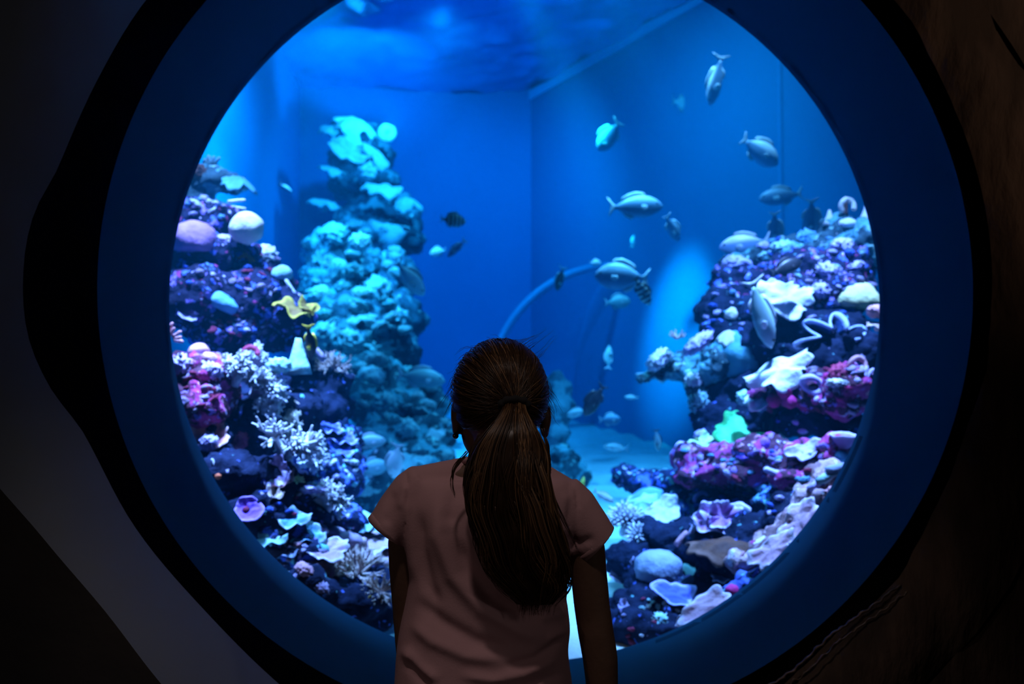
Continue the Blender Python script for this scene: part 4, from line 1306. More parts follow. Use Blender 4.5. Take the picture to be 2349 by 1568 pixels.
def fin_mesh(pts, th=.012):
    """thin fin with real thickness, outlined in the x-z plane, thinning to its edge"""
    n = len(pts)
    c = Vector((sum(p[0] for p in pts) / n, 0, sum(p[1] for p in pts) / n))
    mb = MB()
    vs = [Vector((p[0], 0, p[1])) for p in pts]
    inner = [c + (v - c) * .6 for v in vs]
    V = vs + [q + Vector((0, th * .5, 0)) for q in inner] + [q - Vector((0, th * .5, 0)) for q in inner]
    F = [tuple(range(n, 2 * n)), tuple(range(2 * n, 3 * n))[::-1]]
    for i in range(n):
        j = (i + 1) % n
        F += [(i, j, n + j, n + i), (j, i, 2 * n + i, 2 * n + j)]
    mb.add(V, F)
    return mb.mesh('fin')


def fish_parts(shape, key, fin):
    k = (shape, key, fin)
    if k in FISH_CACHE:
        return FISH_CACHE[k]
    H = {'bream': .21, 'slim': .15, 'disc': .27, 'box': .25}[shape]
    prof = [(.50, .02), (.46, .30), (.38, .62), (.26, .90), (.12, 1.0), (-.02, .95), (-.16, .75), (-.28, .45), (-.36, .24), (-.41, .19)]
    rings = []
    for x, h in prof:
        hh = H * h
        rings.append([Vector((x, .42 * hh * math.cos(a) * (1 + .1 * (h > .8)), hh * (math.sin(a) * (1.0 if math.sin(a) > 0 else .92)) - .01)) for a in [2 * PI * j / 18 for j in range(18)]])
    mb = MB()
    mb.ring_loft(rings)
    parts = [('body', mb.mesh('body'), fish_mat(key), None)]
    fm = {'pale': FIN, 'dark': FIN_D, 'yellow': FIN_Y}[fin]
    parts.append(('tail_fin', fin_mesh([(-.39, .035), (-.44, .07), (-.50, .15), (-.545, .19), (-.50, .06), (-.485, 0), (-.50, -.06), (-.545, -.18), (-.50, -.14), (-.44, -.07), (-.39, -.035)]), fm, None))
    parts.append(('dorsal_fin', fin_mesh([(.22, H * .86), (.14, H * 1.22), (0, H * 1.30), (-.14, H * 1.12), (-.26, H * .85), (-.29, H * .42), (-.1, H * .75), (.1, H * .92)]), fm, None))
    parts.append(('anal_fin', fin_mesh([(-.04, -H * .85), (-.10, -H * 1.15), (-.22, -H * .92), (-.29, -H * .45), (-.16, -H * .65)]), fm, None))
    for sd in (1, -1):
        pm = fin_mesh([(0, .02), (-.05, .05), (-.15, .05), (-.19, -.01), (-.13, -.05), (-.04, -.03)], .008)
        pm.transform(Matrix.Translation((.20, sd * H * .38, -.05)) @ Matrix.Rotation(sd * -.55, 4, 'Z'))
        parts.append(('pectoral_fin', pm, fm, None))
        e = MB()
        e.ellipsoid((.385, sd * H * .235, .045), (.022, .012, .022), None, 12, 8)
        parts.append(('eye', e.mesh('eye'), EYE_M, None))
    for _, me, mm, _ in parts:
        me.materials.append(mm)
    FISH_CACHE[k] = parts
    return parts


def fish(px, py, L, ang, d, key, label, shape='bream', fin='pale', yaw=0., group='fish in the open water', flip=False, wide=1.):
    root = bpy.data.objects.new('fish', None)
    COL.objects.link(root)
    for nm, me, mm, _ in fish_parts(shape, key, fin):
        link(nm, me, None, root)
    s = L * d / FPX / math.cos(math.radians(yaw)) ** .8
    a = math.radians(ang)
    y = math.radians(yaw)
    f = Vector((math.cos(a) * math.cos(y), math.sin(y), math.sin(a) * math.cos(y)))
    side = Vector((math.cos(a) * -math.sin(y), math.cos(y), math.sin(a) * -math.sin(y)))
    up = f.cross(side) * -1 if f.cross(side).z < 0 else f.cross(side)
    if abs(f.z) > .97 and flip:
        up = -up
    sd = up.cross(f)
    M = Matrix((f, sd * wide, up)).transposed()
    root.matrix_world = Matrix.Translation(P(px, py, d)) @ (M * s).to_4x4()
    tag(root, label, 'fish', group)
    return root


for a_ in [
    (1641, 186, 112, -101, 4.8, 'silver', 'pale backed fish diving steeply, highest in the open water', 'slim', 'pale', 15),
    (1572, 238, 66, -4, 6.4, 'pale', 'hazy cyan fish just beside the steeply diving fish', 'disc', 'pale', 25),
    (1396, 313, 66, 232, 5.6, 'grey', 'grey fish turning away with both side fins spread', 'bream', 'pale', 55),
    (1745, 348, 104, -32, 4.8, 'silver', 'plump pale backed fish with forked tail heading down', 'disc', 'pale', 10),
    (1789, 450, 100, 187, 5.0, 'grey', 'blue grey fish just above the reef crest with tail toward the wall joint', 'bream', 'pale', 5),
    (1460, 473, 126, 3, 4.8, 'grey', 'long grey fish with a pale back in the middle of the open water', 'bream', 'pale', 5),
    (1543, 524, 66, -58, 5.0, 'grey', 'small grey fish nosing down just behind the long grey fish', 'bream', 'pale', 25),
    (1706, 560, 116, 188, 4.0, 'silver', 'big pale backed fish hovering over the tip of the reef crest', 'bream', 'pale', 8),
    (1777, 527, 78, -80, 4.4, 'grey', 'blue fish pointing down behind the big pale backed fish', 'bream', 'pale', 30),
    (1860, 505, 92, -82, 4.2, 'grey', 'blue fish diving beside the cream egg sponge', 'bream', 'pale', 30),
    (1805, 612, 84, 22, 3.5, 'dark', 'dark fish hovering just above the large white folded sheet', 'bream', 'dark', 12),
    (1424, 634, 122, 176, 4.6, 'grey', 'large dark bellied fish swimming toward the far pillar', 'disc', 'pale', 8),
    (1474, 668, 72, -60, 4.4, 'striped', 'striped fish diving under the tail of the large dark bellied fish', 'bream', 'dark', 10),
    (1418, 692, 60, 5, 5.6, 'teal', 'dim round fish below the large dark bellied fish', 'disc', 'pale', 10),
    (1284, 640, 54, -103, 5.6, 'dark', 'small dark fish nosing down beside the pale arch', 'slim', 'pale', 35),
    (1040, 505, 58, -4, 5.2, 'striped', 'small striped fish in front of the far pillar', 'disc', 'pale', 15),
    (1046, 570, 56, 222, 5.2, 'grey', 'small blue grey fish with raised tail below the small striped fish', 'slim', 'pale', 10),
    (1004, 577, 38, 190, 5.8, 'pale', 'tiny bright cyan fish beside the fish with raised tail', 'disc', 'pale', 20),
    (1396, 818, 56, 84, 5.2, 'teal', 'faint greenish fish pointing up above the diving black fish', 'slim', 'pale', 25),
    (1362, 919, 82, 238, 4.2, 'dark', 'black leaf shaped fish diving close to the girl\'s head', 'bream', 'dark', 8),
    (1322, 946, 46, 200, 5.0, 'pale', 'small pale fish half hidden behind the black fish', 'bream', 'pale', 10),
    (1400, 962, 50, 2, 5.0, 'grey', 'small dim fish below the black leaf shaped fish', 'disc', 'pale', 10),
    (1748, 722, 165, -70, 3.35, 'teal', 'large teal fish diving past the white folded sheet', 'slim', 'pale', 12),
    (942, 640, 96, -50, 5.2, 'pale', 'big cyan fish diving in front of the far slope', 'bream', 'pale', 12),
    (968, 866, 108, -8, 4.9, 'teal', 'large teal fish close beside the girl\'s hair', 'bream', 'pale', 10),
    (848, 1011, 74, 0, 4.0, 'teal', 'plain oval teal fish beside the three violet-edged plates', 'bream', 'pale', 10),
    (907, 1058, 84, -100, 4.0, 'pale', 'cyan fish diving just above the girl\'s sleeve', 'bream', 'pale', 30),
    (855, 1072, 70, 10, 4.3, 'teal', 'dim fish behind the plain oval teal fish', 'disc', 'pale', 15),
    (901, 978, 50, 175, 4.7, 'teal', 'dim thin fish above the plain oval teal fish', 'slim', 'pale', 10),
    (712, 786, 80, -86, 3.2, 'dark', 'dark fish with a yellow tail diving under the mustard plate', 'slim', 'yellow', 20),
    (1412, 1026, 56, 175, 4.9, 'pale', 'pale fish low over the bright sand', 'slim', 'pale', 10),
    (931, 526, 26, -25, 5.0, 'pale', 'tiny bright white fish beside the cyan wedge coral', 'slim', 'pale', 10),
    (1337, 1106, 28, 80, 3.8, 'green', 'tiny yellow green fish above the girl\'s shoulder', 'slim', 'yellow', 15),
    (1508, 1010, 52, -80, 4.2, 'teal', 'thin dark green fish standing upright near the lilac arch', 'slim', 'dark', 20),
    (656, 431, 34, -35, 5.4, 'grey', 'faint lone fish against the bright blue side wall', 'slim', 'dark', 10),
    (1386, 1138, 56, -30, 3.7, 'pale', 'pale blue fish over the sand beside the arched blue plate', 'slim', 'pale', 10),
    (1448, 911, 32, 176, 5.0, 'pale', 'slender pale fish under the overhanging ledge', 'slim', 'pale', 5),
    (1366, 602, 26, 5, 5.2, 'pale', 'tiny pale fish in front of the large dark bellied fish', 'disc', 'pale', 15),
    (1452, 552, 30, 80, 5.8, 'grey', 'barely visible small fish below the long grey fish', 'slim', 'pale', 20),
]:
    fish(*a_[:7], shape=a_[7], fin=a_[8], yaw=a_[9], wide=1.)

# the faint round viewing dome standing on the sand at the far end of the tank
mb = MB()
c = P(1420, 905, 7.0)
R0 = 300 * 7.0 / FPX
for (r, w_) in ((R0, .030),):
    ring = []
    for i in range(64):
        a = PI * (i / 63) * 1.16 - .08 * PI
        ring.append(c + Vector((-math.cos(a) * r, .0, math.sin(a) * r)))
    mb.tube(ring, [w_ * (.5 + .5 * math.sin(PI * min(1, i / 40))) for i in range(64)], 10)
dome_root = bpy.data.objects.new('viewing_dome', None)
COL.objects.link(dome_root)
dome_root.location = c


def behind_wall_cut(me):
    bm = bmesh.new()
    bm.from_mesh(me)
    g = bm.verts[:] + bm.edges[:] + bm.faces[:]
    bmesh.ops.bisect_plane(bm, geom=g, plane_co=(XC - .03, YB, 0), plane_no=Vector((1, SL, 0)).normalized(), clear_outer=True)
    g = bm.verts[:] + bm.edges[:] + bm.faces[:]
    bmesh.ops.bisect_plane(bm, geom=g, plane_co=(0, 8.36, 0), plane_no=(0, 1, 0), clear_outer=True)
    bm.to_mesh(me)
    bm.free()
    return me


me = behind_wall_cut(mb.mesh('dome_rim'))
me.transform(Matrix.Translation(-c))
link('rim', me, simple('pale_rim', (.02, .30, .50), .6), dome_root)
md, nt, out = newmat('dome_acrylic')
tr = N(nt, 'ShaderNodeBsdfTransparent')
df = N(nt, 'ShaderNodeBsdfDiffuse')
df.inputs[0].default_value = (.02, .40, .75, 1)
mx = N(nt, 'ShaderNodeMixShader')
mx.inputs[0].default_value = .30
nt.links.new(tr.outputs[0], mx.inputs[1])
nt.links.new(df.outputs[0], mx.inputs[2])
nt.links.new(mx.outputs[0], out.inputs[0])
mb = MB()
rings = []
for k in range(7):
    t = k / 6
    rr = R0 * math.cos(t * PI / 2 * .97)
    yy = R0 * .75 * math.sin(t * PI / 2 * .97)
    rings.append([Vector((-math.cos(PI * (i / 47) * 1.16 - .08 * PI) * rr, yy, math.sin(PI * (i / 47) * 1.16 - .08 * PI) * rr)) for i in range(48)])
mb.ring_loft(rings, False, False, False)
dsm = mb.mesh('dome_shell')
dsm.transform(Matrix.Translation(c))
behind_wall_cut(dsm)
dsm.transform(Matrix.Translation(-c))
link('shell', dsm, md, dome_root)
tag(dome_root, 'faint pale arched dome rising from the sand at the far end of the tank', 'viewing dome')
# ------------------------------------------------------------------ the girl
skin = simple('skin', (.13, .070, .048), .55, (.15, .085, .058), 6., .05, 90.)
shirt_m = simple('pink_jersey', (.46, .27, .29), .9, (.50, .30, .32), 5., .06, 300., spec=.1)
short_m = simple('navy_cotton', (.02, .025, .05), .9, (.03, .035, .06), 8.)
shoe_m = simple('grey_canvas', (.20, .20, .22), .8)
metal = simple('dark_metal_bead', (.10, .09, .10), .12, metallic=.9)
eye_w = simple('eye_white', (.7, .7, .7), .2)


def hair_mat():
    m, nt, out = newmat('brown_hair')
    b = N(nt, 'ShaderNodeBsdfPrincipled', Roughness=.38)
    b.inputs['Specular IOR Level'].default_value = .35
    b.inputs['Anisotropic'].default_value = .6
    nt.links.new(b.outputs[0], out.inputs[0])
    at = N(nt, 'ShaderNodeAttribute', attribute_name='tone')
    cr = ramp(nt, at.outputs['Fac'], [(0., (.016, .008, .004)), (.6, (.048, .024, .011)), (1., (.22, .12, .056))])
    nt.links.new(cr, b.inputs['Base Color'])
    return m


hair_m = hair_mat()
YG = 1.60
person = bpy.data.objects.new('person', None)
COL.objects.link(person)
person.location = (P(1160, 1400, YG).x, YG, 0)
tag(person, 'girl with a long brown ponytail in a pink T-shirt, back turned, looking into the aquarium', 'person')
OFF = Vector(person.location)


def child(name, me, mat, parent=None, label=None):
    me.transform(Matrix.Translation(-OFF))
    o = link(name, me, mat, parent or person)
    if label:
        o['label'] = label
    return o


U = YG / FPX     # metres per photo pixel at the girl

TORSO = [  # py, left, right, half depth, centre depth
    (1092, 962, 1296, .050, 1.600), (1110, 946, 1312, .064, 1.600), (1150, 936, 1312, .080, 1.602), (1200, 932, 1308, .088, 1.606), (1240, 935, 1304, .090, 1.608),
    (1300, 940, 1302, .090, 1.610), (1370, 931, 1300, .088, 1.610), (1440, 919, 1306, .090, 1.608), (1490, 912, 1301, .092, 1.606), (1568, 907, 1311, .097, 1.604),
    (1640, 905, 1318, .102, 1.604), (1720, 906, 1320, .104, 1.604)]


def sup(c, rx, ry, n=40, e=2.5):
    out = []
    for j in range(n):
        a = 2 * PI * j / n
        ca, sa = math.cos(a), math.sin(a)
        out.append(Vector((c.x + rx * math.copysign(abs(ca) ** (2 / e), ca), c.y + ry * math.copysign(abs(sa) ** (2 / e), sa), c.z)))
    return out


def torso_rings(k=1., p0=1092, p1=1720, step=14):
    rings = []
    p = p0
    while p <= p1:
        l, r, hd, yc = lerp_rows(TORSO, p)
        c = P((l + r) / 2, p, yc)
        rings.append(sup(c, (r - l) * .5 * U * k, hd * k))
        p += step
    return rings


# ---- body: one continuous skin surface
mb = MB()
mb.ring_loft(torso_rings(.90, 1100, 1700))
C_HEAD = P(1146, 900, 1.618)
yawm = Matrix.Rotation(math.radians(9), 3, 'Z')
mb.ellipsoid(C_HEAD, (.0735, .089, .083), None, 32, 20)
jaw = P(1132, 985, 1.650)
mb.ellipsoid(jaw, (.054, .056, .060), yawm, 24, 16)
mb.ellipsoid(P(1124, 1035, 1.680), (.026, .022, .022), None, 16, 10)          # chin
mb.ellipsoid(C_HEAD + yawm @ Vector((0, .052, -.035)), (.060, .042, .058), yawm, 24, 16)
fdir = yawm @ Vector((0, 1, 0))
fx = yawm @ Vector((1, 0, 0))
face = C_HEAD + fdir * .092
mb.tube([face + Vector((0, 0, -.012)), face + fdir * .008 + Vector((0, 0, -.035)), face + fdir * .016 + Vector((0, 0, -.052)), face + fdir * .006 + Vector((0, 0, -.060))], [.007, .009, .011, .008], 10)
for s_ in (-1, 1):
    mb.ellipsoid(face + fx * .030 * s_ + fdir * -.016 + Vector((0, 0, -.045)), (.022, .018, .020), yawm, 14, 10)   # cheek
    mb.ellipsoid(face + fx * .028 * s_ + fdir * -.006 + Vector((0, 0, -.002)), (.020, .009, .006), yawm, 14, 8)    # brow
mb.ellipsoid(face + fdir * .002 + Vector((0, 0, -.078)), (.020, .008, .0045), yawm, 14, 8)
mb.ellipsoid(face + fdir * .000 + Vector((0, 0, -.086)), (.017, .008, .0045), yawm, 14, 8)
# neck and shoulders
mb.tube([P(1150, 960, 1.612), P(1152, 1020, 1.604), P(1156, 1070, 1.598), P(1150, 1110, 1.60)], [.050, .044, .046, .060], 20)
mb.tube([P(960, 1112, 1.60), P(1060, 1096, 1.598), P(1150, 1085, 1.598), P(1240, 1104, 1.598), P(1304, 1144, 1.60)], [.024, .030, .044, .030, .025], 16)
# ears
for (ex, ey, er, tilt_) in ((1046, 955, (.0085, .018, .029), -.05), (1251, 962, (.0100, .017, .026), .10)):
    c = P(ex, ey, 1.625)
    rt = Matrix.Rotation(tilt_, 3, 'Y')
    mb.ellipsoid(c, er, rt, 16, 12)
    mb.ellipsoid(c + Vector((0, .004, -.020)), (.007, .010, .012), rt, 12, 8)
ARM_L = [(968, 1122, 1.602, .034), (945, 1180, 1.606, .031), (928, 1245, 1.612, .027), (930, 1300, 1.618, .0265), (936, 1400, 1.628, .025), (942, 1470, 1.632, .0255), (950, 1560, 1.640, .024), (958, 1660, 1.648, .021), (962, 1752, 1.654, .0175)]
ARM_R = [(1296, 1152, 1.602, .036), (1322, 1200, 1.602, .034), (1345, 1262, 1.602, .031), (1350, 1310, 1.603, .0295), (1358, 1390, 1.606, .029), (1367, 1450, 1.608, .029), (1377, 1510, 1.612, .0285), (1381, 1570, 1.616, .0262), (1384, 1670, 1.624, .0215), (1385, 1762, 1.632, .0178)]


def hand(mb, w, side):
    """relaxed hand hanging down; side +1 = palm turned to -x"""
    ins = Vector((-side, 0, 0))
    fw = Vector((0, 1, 0))
    dn = Vector((0, 0, -1))
    mb.ellipsoid(w + dn * .036, (.0125, .030, .042), None, 18, 12)
    mb.ellipsoid(w + dn * .052 + ins * .001, (.0105, .033, .026), None, 18, 12)
    for k, (o, l, r) in enumerate(((.0265, .050, .0072), (.0085, .057, .0076), (-.0095, .053, .0073), (-.0270, .041, .0064))):
        b = w + dn * .066 + fw * o
        p1 = b + dn * l * .42 + ins * .004 + fw * o * .08
        p2 = p1 + dn * l * .32 + ins * .009 + fw * o * .05
        p3 = p2 + dn * l * .22 + ins * .011
        mb.tube([b + Vector((0, 0, .012)), b, p1, p2, p3], [r, r * 1.05, r * 1.0, r * .93, r * .8], 10, True, True)
    t0 = w + dn * .022 + fw * .022 + ins * .004
    t1 = t0 + (fw * .55 + dn * .85 + ins * .35).normalized() * .026
    t2 = t1 + (fw * .35 + dn * .95 + ins * .35).normalized() * .021
    t3 = t2 + (fw * .15 + dn * 1.0 + ins * .40).normalized() * .014
    mb.tube([t0, t1, t2, t3], [.0105, .0098, .0085, .007], 10, True, True)


for arm, sd in ((ARM_L, -1), (ARM_R, 1)):
    mb.tube([P(a, b, c) for a, b, c, r in arm], [r for *_, r in arm], 18)
    hand(mb, P(*arm[-1][:3]), sd)
# legs
hipz = .70
cxg = OFF.x
mb.ellipsoid((cxg, 1.605, .70), (.130, .095, .10), None, 28, 16)
for s_ in (-1, 1):
    hx = cxg + s_ * .064
    mb.tube([Vector((hx, 1.605, .70)), Vector((hx + s_ * .004, 1.605, .58)), Vector((hx + s_ * .006, 1.602, .46)), Vector((hx + s_ * .008, 1.606, .385)), Vector((hx + s_ * .008, 1.592, .28)), Vector((hx + s_ * .008, 1.588, .16)), Vector((hx + s_ * .008, 1.590, .075))],
            [.070, .066, .054, .048, .050, .040, .032], 20)
    mb.tube([Vector((hx + s_ * .008, 1.588, .07)), Vector((hx + s_ * .012, 1.62, .040)), Vector((hx + s_ * .018, 1.69, .028))], [.032, .028, .022], 14)
body = remesh(mb, .0042, 3, 'body')
child('body', body, skin)
for s_ in (-1, 1):
    e = MB()
    e.ellipsoid(face + fx * .029 * s_ + fdir * -.010 + Vector((0, 0, -.018)), (.0115, .0115, .0105), None, 16, 10)
    eo = child('eye', e.mesh('eye'), eye_w)
    e = MB()
    e.ellipsoid(face + fx * .029 * s_ + fdir * .0005 + Vector((0, 0, -.018)), (.0048, .0018, .0048), yawm, 14, 8)
    child('iris', e.mesh('iris'), simple('iris', (.06, .035, .02), .2), eo)

# ---- T-shirt
mb = MB()
mb.ring_loft(torso_rings(1.0, 1096, 1720))
mb.tube([P(962, 1106, 1.600), P(1060, 1092, 1.600), P(1150, 1086, 1.600), P(1240, 1106, 1.600), P(1302, 1140, 1.600)], [.0265, .030, .040, .031, .0285], 18)
SL_L = [(985, 1118, .046), (955, 1140, .046), (918, 1180, .041), (887, 1222, .0365), (862, 1256, .036)]
SL_R = [(1280, 1150, .048), (1312, 1176, .047), (1342, 1214, .043), (1367, 1251, .040), (1392, 1288, .040)]
for sl in (SL_L, SL_R):
    mb.tube([P(a, b, 1.604) for a, b, r in sl], [r for *_, r in sl], 22)
me = remesh(mb, .0048, 4, 'shirt')
bm = bmesh.new()
bm.from_mesh(me)


def px_of(v):
    q = ROT.transposed() @ (v - EYE)
    return (1174.5 + FPX * q.x / -q.z, 784 - FPX * q.y / -q.z)


def cut(bm, keep, co, no):
    fs = [f for f in bm.faces if keep(*px_of(f.calc_center_median()))]
    geom = set(fs)
    for f in fs:
        geom.update(f.edges)
        geom.update(f.verts)
    bmesh.ops.bisect_plane(bm, geom=list(geom), dist=1e-5, plane_co=co, plane_no=no, clear_outer=True)


cut(bm, lambda x, y: x < 929 and y < 1330, P(887, 1222, 1.604), Vector((-.60, 0, -.80)))
cut(bm, lambda x, y: x > 1317 and y < 1360, P(1367, 1251, 1.604), Vector((.71, 0, -.70)))
cut(bm, lambda x, y: y > 1600, P(1110, 1705, 1.604), Vector((0, 0, -1)))
bm.normal_update()
FOLDS = [  # px polyline, width px, height m
    ([(934, 1130), (938, 1230), (950, 1340)], 13, .0035), ([(962, 1160), (966, 1260), (985, 1345), (1010, 1400)], 15, -.0048),
    ([(1003, 1100), (1006, 1230), (1040, 1320), (1105, 1395), (1190, 1445), (1296, 1480)], 19, .0060), ([(1045, 1230), (1075, 1310), (1130, 1372), (1210, 1415)], 16, -.0042),
    ([(948, 1370), (1010, 1425), (1090, 1470), (1180, 1492)], 17, -.0050), ([(935, 1420), (990, 1470), (1070, 1505), (1170, 1515)], 15, .0042), ([(920, 1480), (960, 1530), (1010, 1566)], 13, .0045),
    ([(930, 1510), (990, 1580)], 12, -.0040), ([(1040, 1545), (1130, 1560), (1200, 1545), (1296, 1500)], 12, .0040), ([(1150, 1530), (1230, 1510), (1300, 1455)], 10, -.0038),
    ([(1100, 1590), (1200, 1580), (1305, 1540)], 13, -.0040), ([(1230, 1420), (1300, 1400)], 12, .0030), ([(1250, 1465), (1302, 1440)], 9, .0034), ([(1262, 1400), (1300, 1362)], 11, -.0030),
    ([(1285, 1225), (1330, 1245), (1368, 1232)], 9, -.0026), ([(1290, 1255), (1325, 1268)], 8, .0026), ([(905, 1120), (895, 1175), (885, 1205)], 10, -.0022), ([(935, 1105), (915, 1170)], 8, .0022),
    ([(931, 1074), (936, 1120), (934, 1180), (930, 1236)], 3.2, -.0022), ([(1318, 1108), (1326, 1150), (1322, 1200), (1312, 1262)], 3.2, -.0020),
    ([(1060, 1100), (1040, 1150), (1030, 1210)], 18, -.0030), ([(1300, 1120), (1290, 1180), (1300, 1240)], 12, .0026)]


def seg_d(x, y, a, b):
    dx, dy = b[0] - a[0], b[1] - a[1]
    t = max(0, min(1, ((x - a[0]) * dx + (y - a[1]) * dy) / (dx * dx + dy * dy)))
    return math.hypot(x - a[0] - dx * t, y - a[1] - dy * t), t


for v in bm.verts:
    n_ = v.normal.copy()
    x, y = px_of(v.co)
    q = v.co * 9
    amt = .0034 * noise.noise(q)
    if n_.y < .25:
        for pl, w_, h_ in FOLDS:
            best = 1e9
            sp = 0.
            for k in range(len(pl) - 1):
                dd, t = seg_d(x, y, pl[k], pl[k + 1])
                if dd < best:
                    best = dd
                    sp = (k + t) / (len(pl) - 1)
            if best < 3 * w_ and 0 < sp < 1:
                best_k = min(1., min(sp, 1 - sp) / .22)
                h_ = h_ * best_k * best_k * (3 - 2 * best_k)
                amt += 1.6 * h_ * math.exp(-(best / w_) ** 2) * min(1, .6 + abs(n_.y))
    v.co += n_ * amt
me2 = bpy.data.meshes.new('shirt')
bm.to_mesh(me2)
bm.free()
bpy.data.meshes.remove(me)
shirt = evaluated(me2, [('SOLIDIFY', dict(thickness=.0022, offset=-1.)), ('SUBSURF', dict(levels=1, render_levels=1))])
so = child('t_shirt', shirt, shirt_m)
# cuffs and collar as stitched bands
for nm, cpt, ax, rr in (('cuff', P(889, 1219, 1.604), Vector((-.60, 0, -.80)), .0368), ('cuff', P(1366, 1250, 1.604), Vector((.71, 0, -.70)), .0402)):
    u = ax.cross(Vector((0, 1, 0))).normalized()
    w_ = ax.cross(u)
    m_ = MB()
    rings = []
    for (dr, da) in ((0.0004, -.011), (.0016, -.010), (.0016, .0005), (-.0010, .0012), (-.0014, -.010)):
        rings.append([cpt + ax * da + (u * math.cos(2 * PI * k / 40) + w_ * math.sin(2 * PI * k / 40)) * (rr + dr) for k in range(40)])
    m_.ring_loft(rings, False, False)
    child('cuff', m_.mesh('cuff'), shirt_m, so)
m_ = MB()
nr = []
for k in range(41):
    a = 2 * PI * k / 40
    nr.append(P(1154, 1074, 1.600) + Vector((.064 * math.cos(a), .056 * math.sin(a), -.010 * math.cos(a) - .014 * math.sin(a))))
m_.tube(nr, .0055, 8, False)
child('collar', m_.mesh('collar'), shirt_m, so)

# ---- shorts and shoes (below the picture)
mb = MB()
mb.ellipsoid((cxg, 1.605, .70), (.142, .107, .085), None, 28, 16)
for s_ in (-1, 1):
    hx = cxg + s_ * .066
    mb.tube([Vector((hx, 1.605, .69)), Vector((hx + s_ * .006, 1.605, .58)), Vector((hx + s_ * .008, 1.604, .48))], [.078, .077, .072], 22)
child('shorts', remesh(mb, .007, 3, 'shorts'), short_m)
for s_ in (-1, 1):
    hx = cxg + s_ * .074
    m_ = MB()
    prof = [(-.045, .020, .050), (-.030, .032, .062), (.0, .036, .066), (.04, .038, .056), (.08, .040, .044), (.115, .034, .034), (.135, .016, .022)]
    m_.ring_loft([[Vector((hx + s_ * (.05 * yy + .0) + hw * math.cos(a), 1.60 + yy, max(.0, .5 * hh + .5 * hh * math.sin(a) * (1 if math.sin(a) > 0 else 1)))) for a in [2 * PI * j / 20 for j in range(20)]] for yy, hw, hh in prof])
    child('shoe', m_.mesh('shoe'), shoe_m)

# ---- earring
m_ = MB()
m_.ellipsoid(P(1045, 999, 1.618), (.0052, .0052, .0052), None, 20, 14)
child('earring', m_.mesh('earring'), metal, None, 'small round dark earring in the ear toward the side wall')


# ---- hair
class Strands:
    def __init__(s):
        s.mb = MB()
        s.tone = []

    def add(s, pts, r, tone, sides=3, taper=.25):
        n = len(pts)
        rad = [r * (1 - (1 - taper) * max(0, (i / (n - 1) - .5) * 2)) for i in range(n)]
        k0 = len(s.mb.v)
        s.mb.tube(pts, rad, sides)
        s.tone += [tone] * (len(s.mb.v) - k0)

    def mesh(s, name):
        me = s.mb.mesh(name)
        at = me.attributes.new('tone', 'FLOAT', 'POINT')
        at.data.foreach_set('value', s.tone)
        return me


rng = random.Random(11)
CH = P(1146, 905, 1.618)
CAP = Vector((111 * U, .0965, 127 * U))
TIE = P(1180, 930, 1.515)
tdir = Vector(((TIE.x - CH.x) / CAP.x, (TIE.y - CH.y) / CAP.y, (TIE.z - CH.z) / CAP.z)).normalized()


def cap_ok(d):
    """does hair grow in this direction of the head (unit direction, +y = face)"""
    q = yawm.transposed() @ d
    if q.y > .30 and q.z < .62 - .25 * abs(q.x):
        return False
    if q.z < -.60:
        return False
    if q.y > .02 and q.z < -.30 and abs(q.x) > .5:
        return False
    return True


# scalp cap with combed grooves that run to the tie
bm = bmesh.new()
bmesh.ops.create_icosphere(bm, subdivisions=6, radius=1.)
dl = [f for f in bm.faces if not cap_ok(f.calc_center_median().normalized())]
bmesh.ops.delete(bm, geom=dl, context='FACES')
tz = tdir
tx = tz.orthogonal().normalized()
ty = tz.cross(tx)
for v in bm.verts:
    d = v.co.normalized()
    ang = math.atan2(d.dot(ty), d.dot(tx))
    dist = math.acos(max(-1, min(1, d.dot(tz))))
    g = .010 * math.sin(ang * 34 + 3 * noise.noise(d * 2)) + .012 * math.sin(ang * 15 + 2 * noise.noise(d * 3 + Vector((4, 0, 0))))
    g *= min(1, dist * 1.2) * (1 if dist < 2.4 else .5)
    bump = .022 * noise.noise(d * 2.7 + Vector((2, 3, 1)))
    k = .985 + g + bump
    v.co = CH + Vector((d.x * CAP.x * k, d.y * CAP.y * k, d.z * CAP.z * k))
me = bpy.data.meshes.new('hair')
bm.to_mesh(me)
bm.free()
at = me.attributes.new('tone', 'FLOAT', 'POINT')
at.data.foreach_set('value', [.28 + .25 * noise.noise(v.co * 60) for v in me.vertices])
hair = evaluated(me, [('SOLIDIFY', dict(thickness=.006, offset=-1.))])
child_hair = child('hair', hair, hair_m)
S = Strands()
made = 0
while made < 1000:
    d = Vector((rng.gauss(0, 1), rng.gauss(0, 1), rng.gauss(0, 1))).normalized()
    if not cap_ok(d):
        continue
    made += 1
    tt = (tdir + Vector((rng.uniform(-.10, .10), 0, rng.uniform(-.10, .10)))).normalized()
    om = math.acos(max(-1, min(1, d.dot(tt))))
    if om < .12:
        continue
    lift = rng.uniform(.995, 1.035)
    pts = []
    nseg = 9
    wv = rng.uniform(-.05, .05)
    for i in range(nseg + 1):
        t = i / nseg
        q = (d * math.sin((1 - t) * om) + tt * math.sin(t * om)) / math.sin(om)
        q = q + tt.cross(d).normalized() * wv * math.sin(t * PI)
        q = q.normalized()
        k = lift + .012 * math.sin(t * PI)
        pts.append(CH + Vector((q.x * CAP.x * k, q.y * CAP.y * k, q.z * CAP.z * k)))
    S.add(pts, rng.uniform(.0005, .0011), min(1, max(0, rng.gauss(.45, .22))), 3, .6)
child('combed_strands', S.mesh('combed_strands'), hair_m, child_hair)

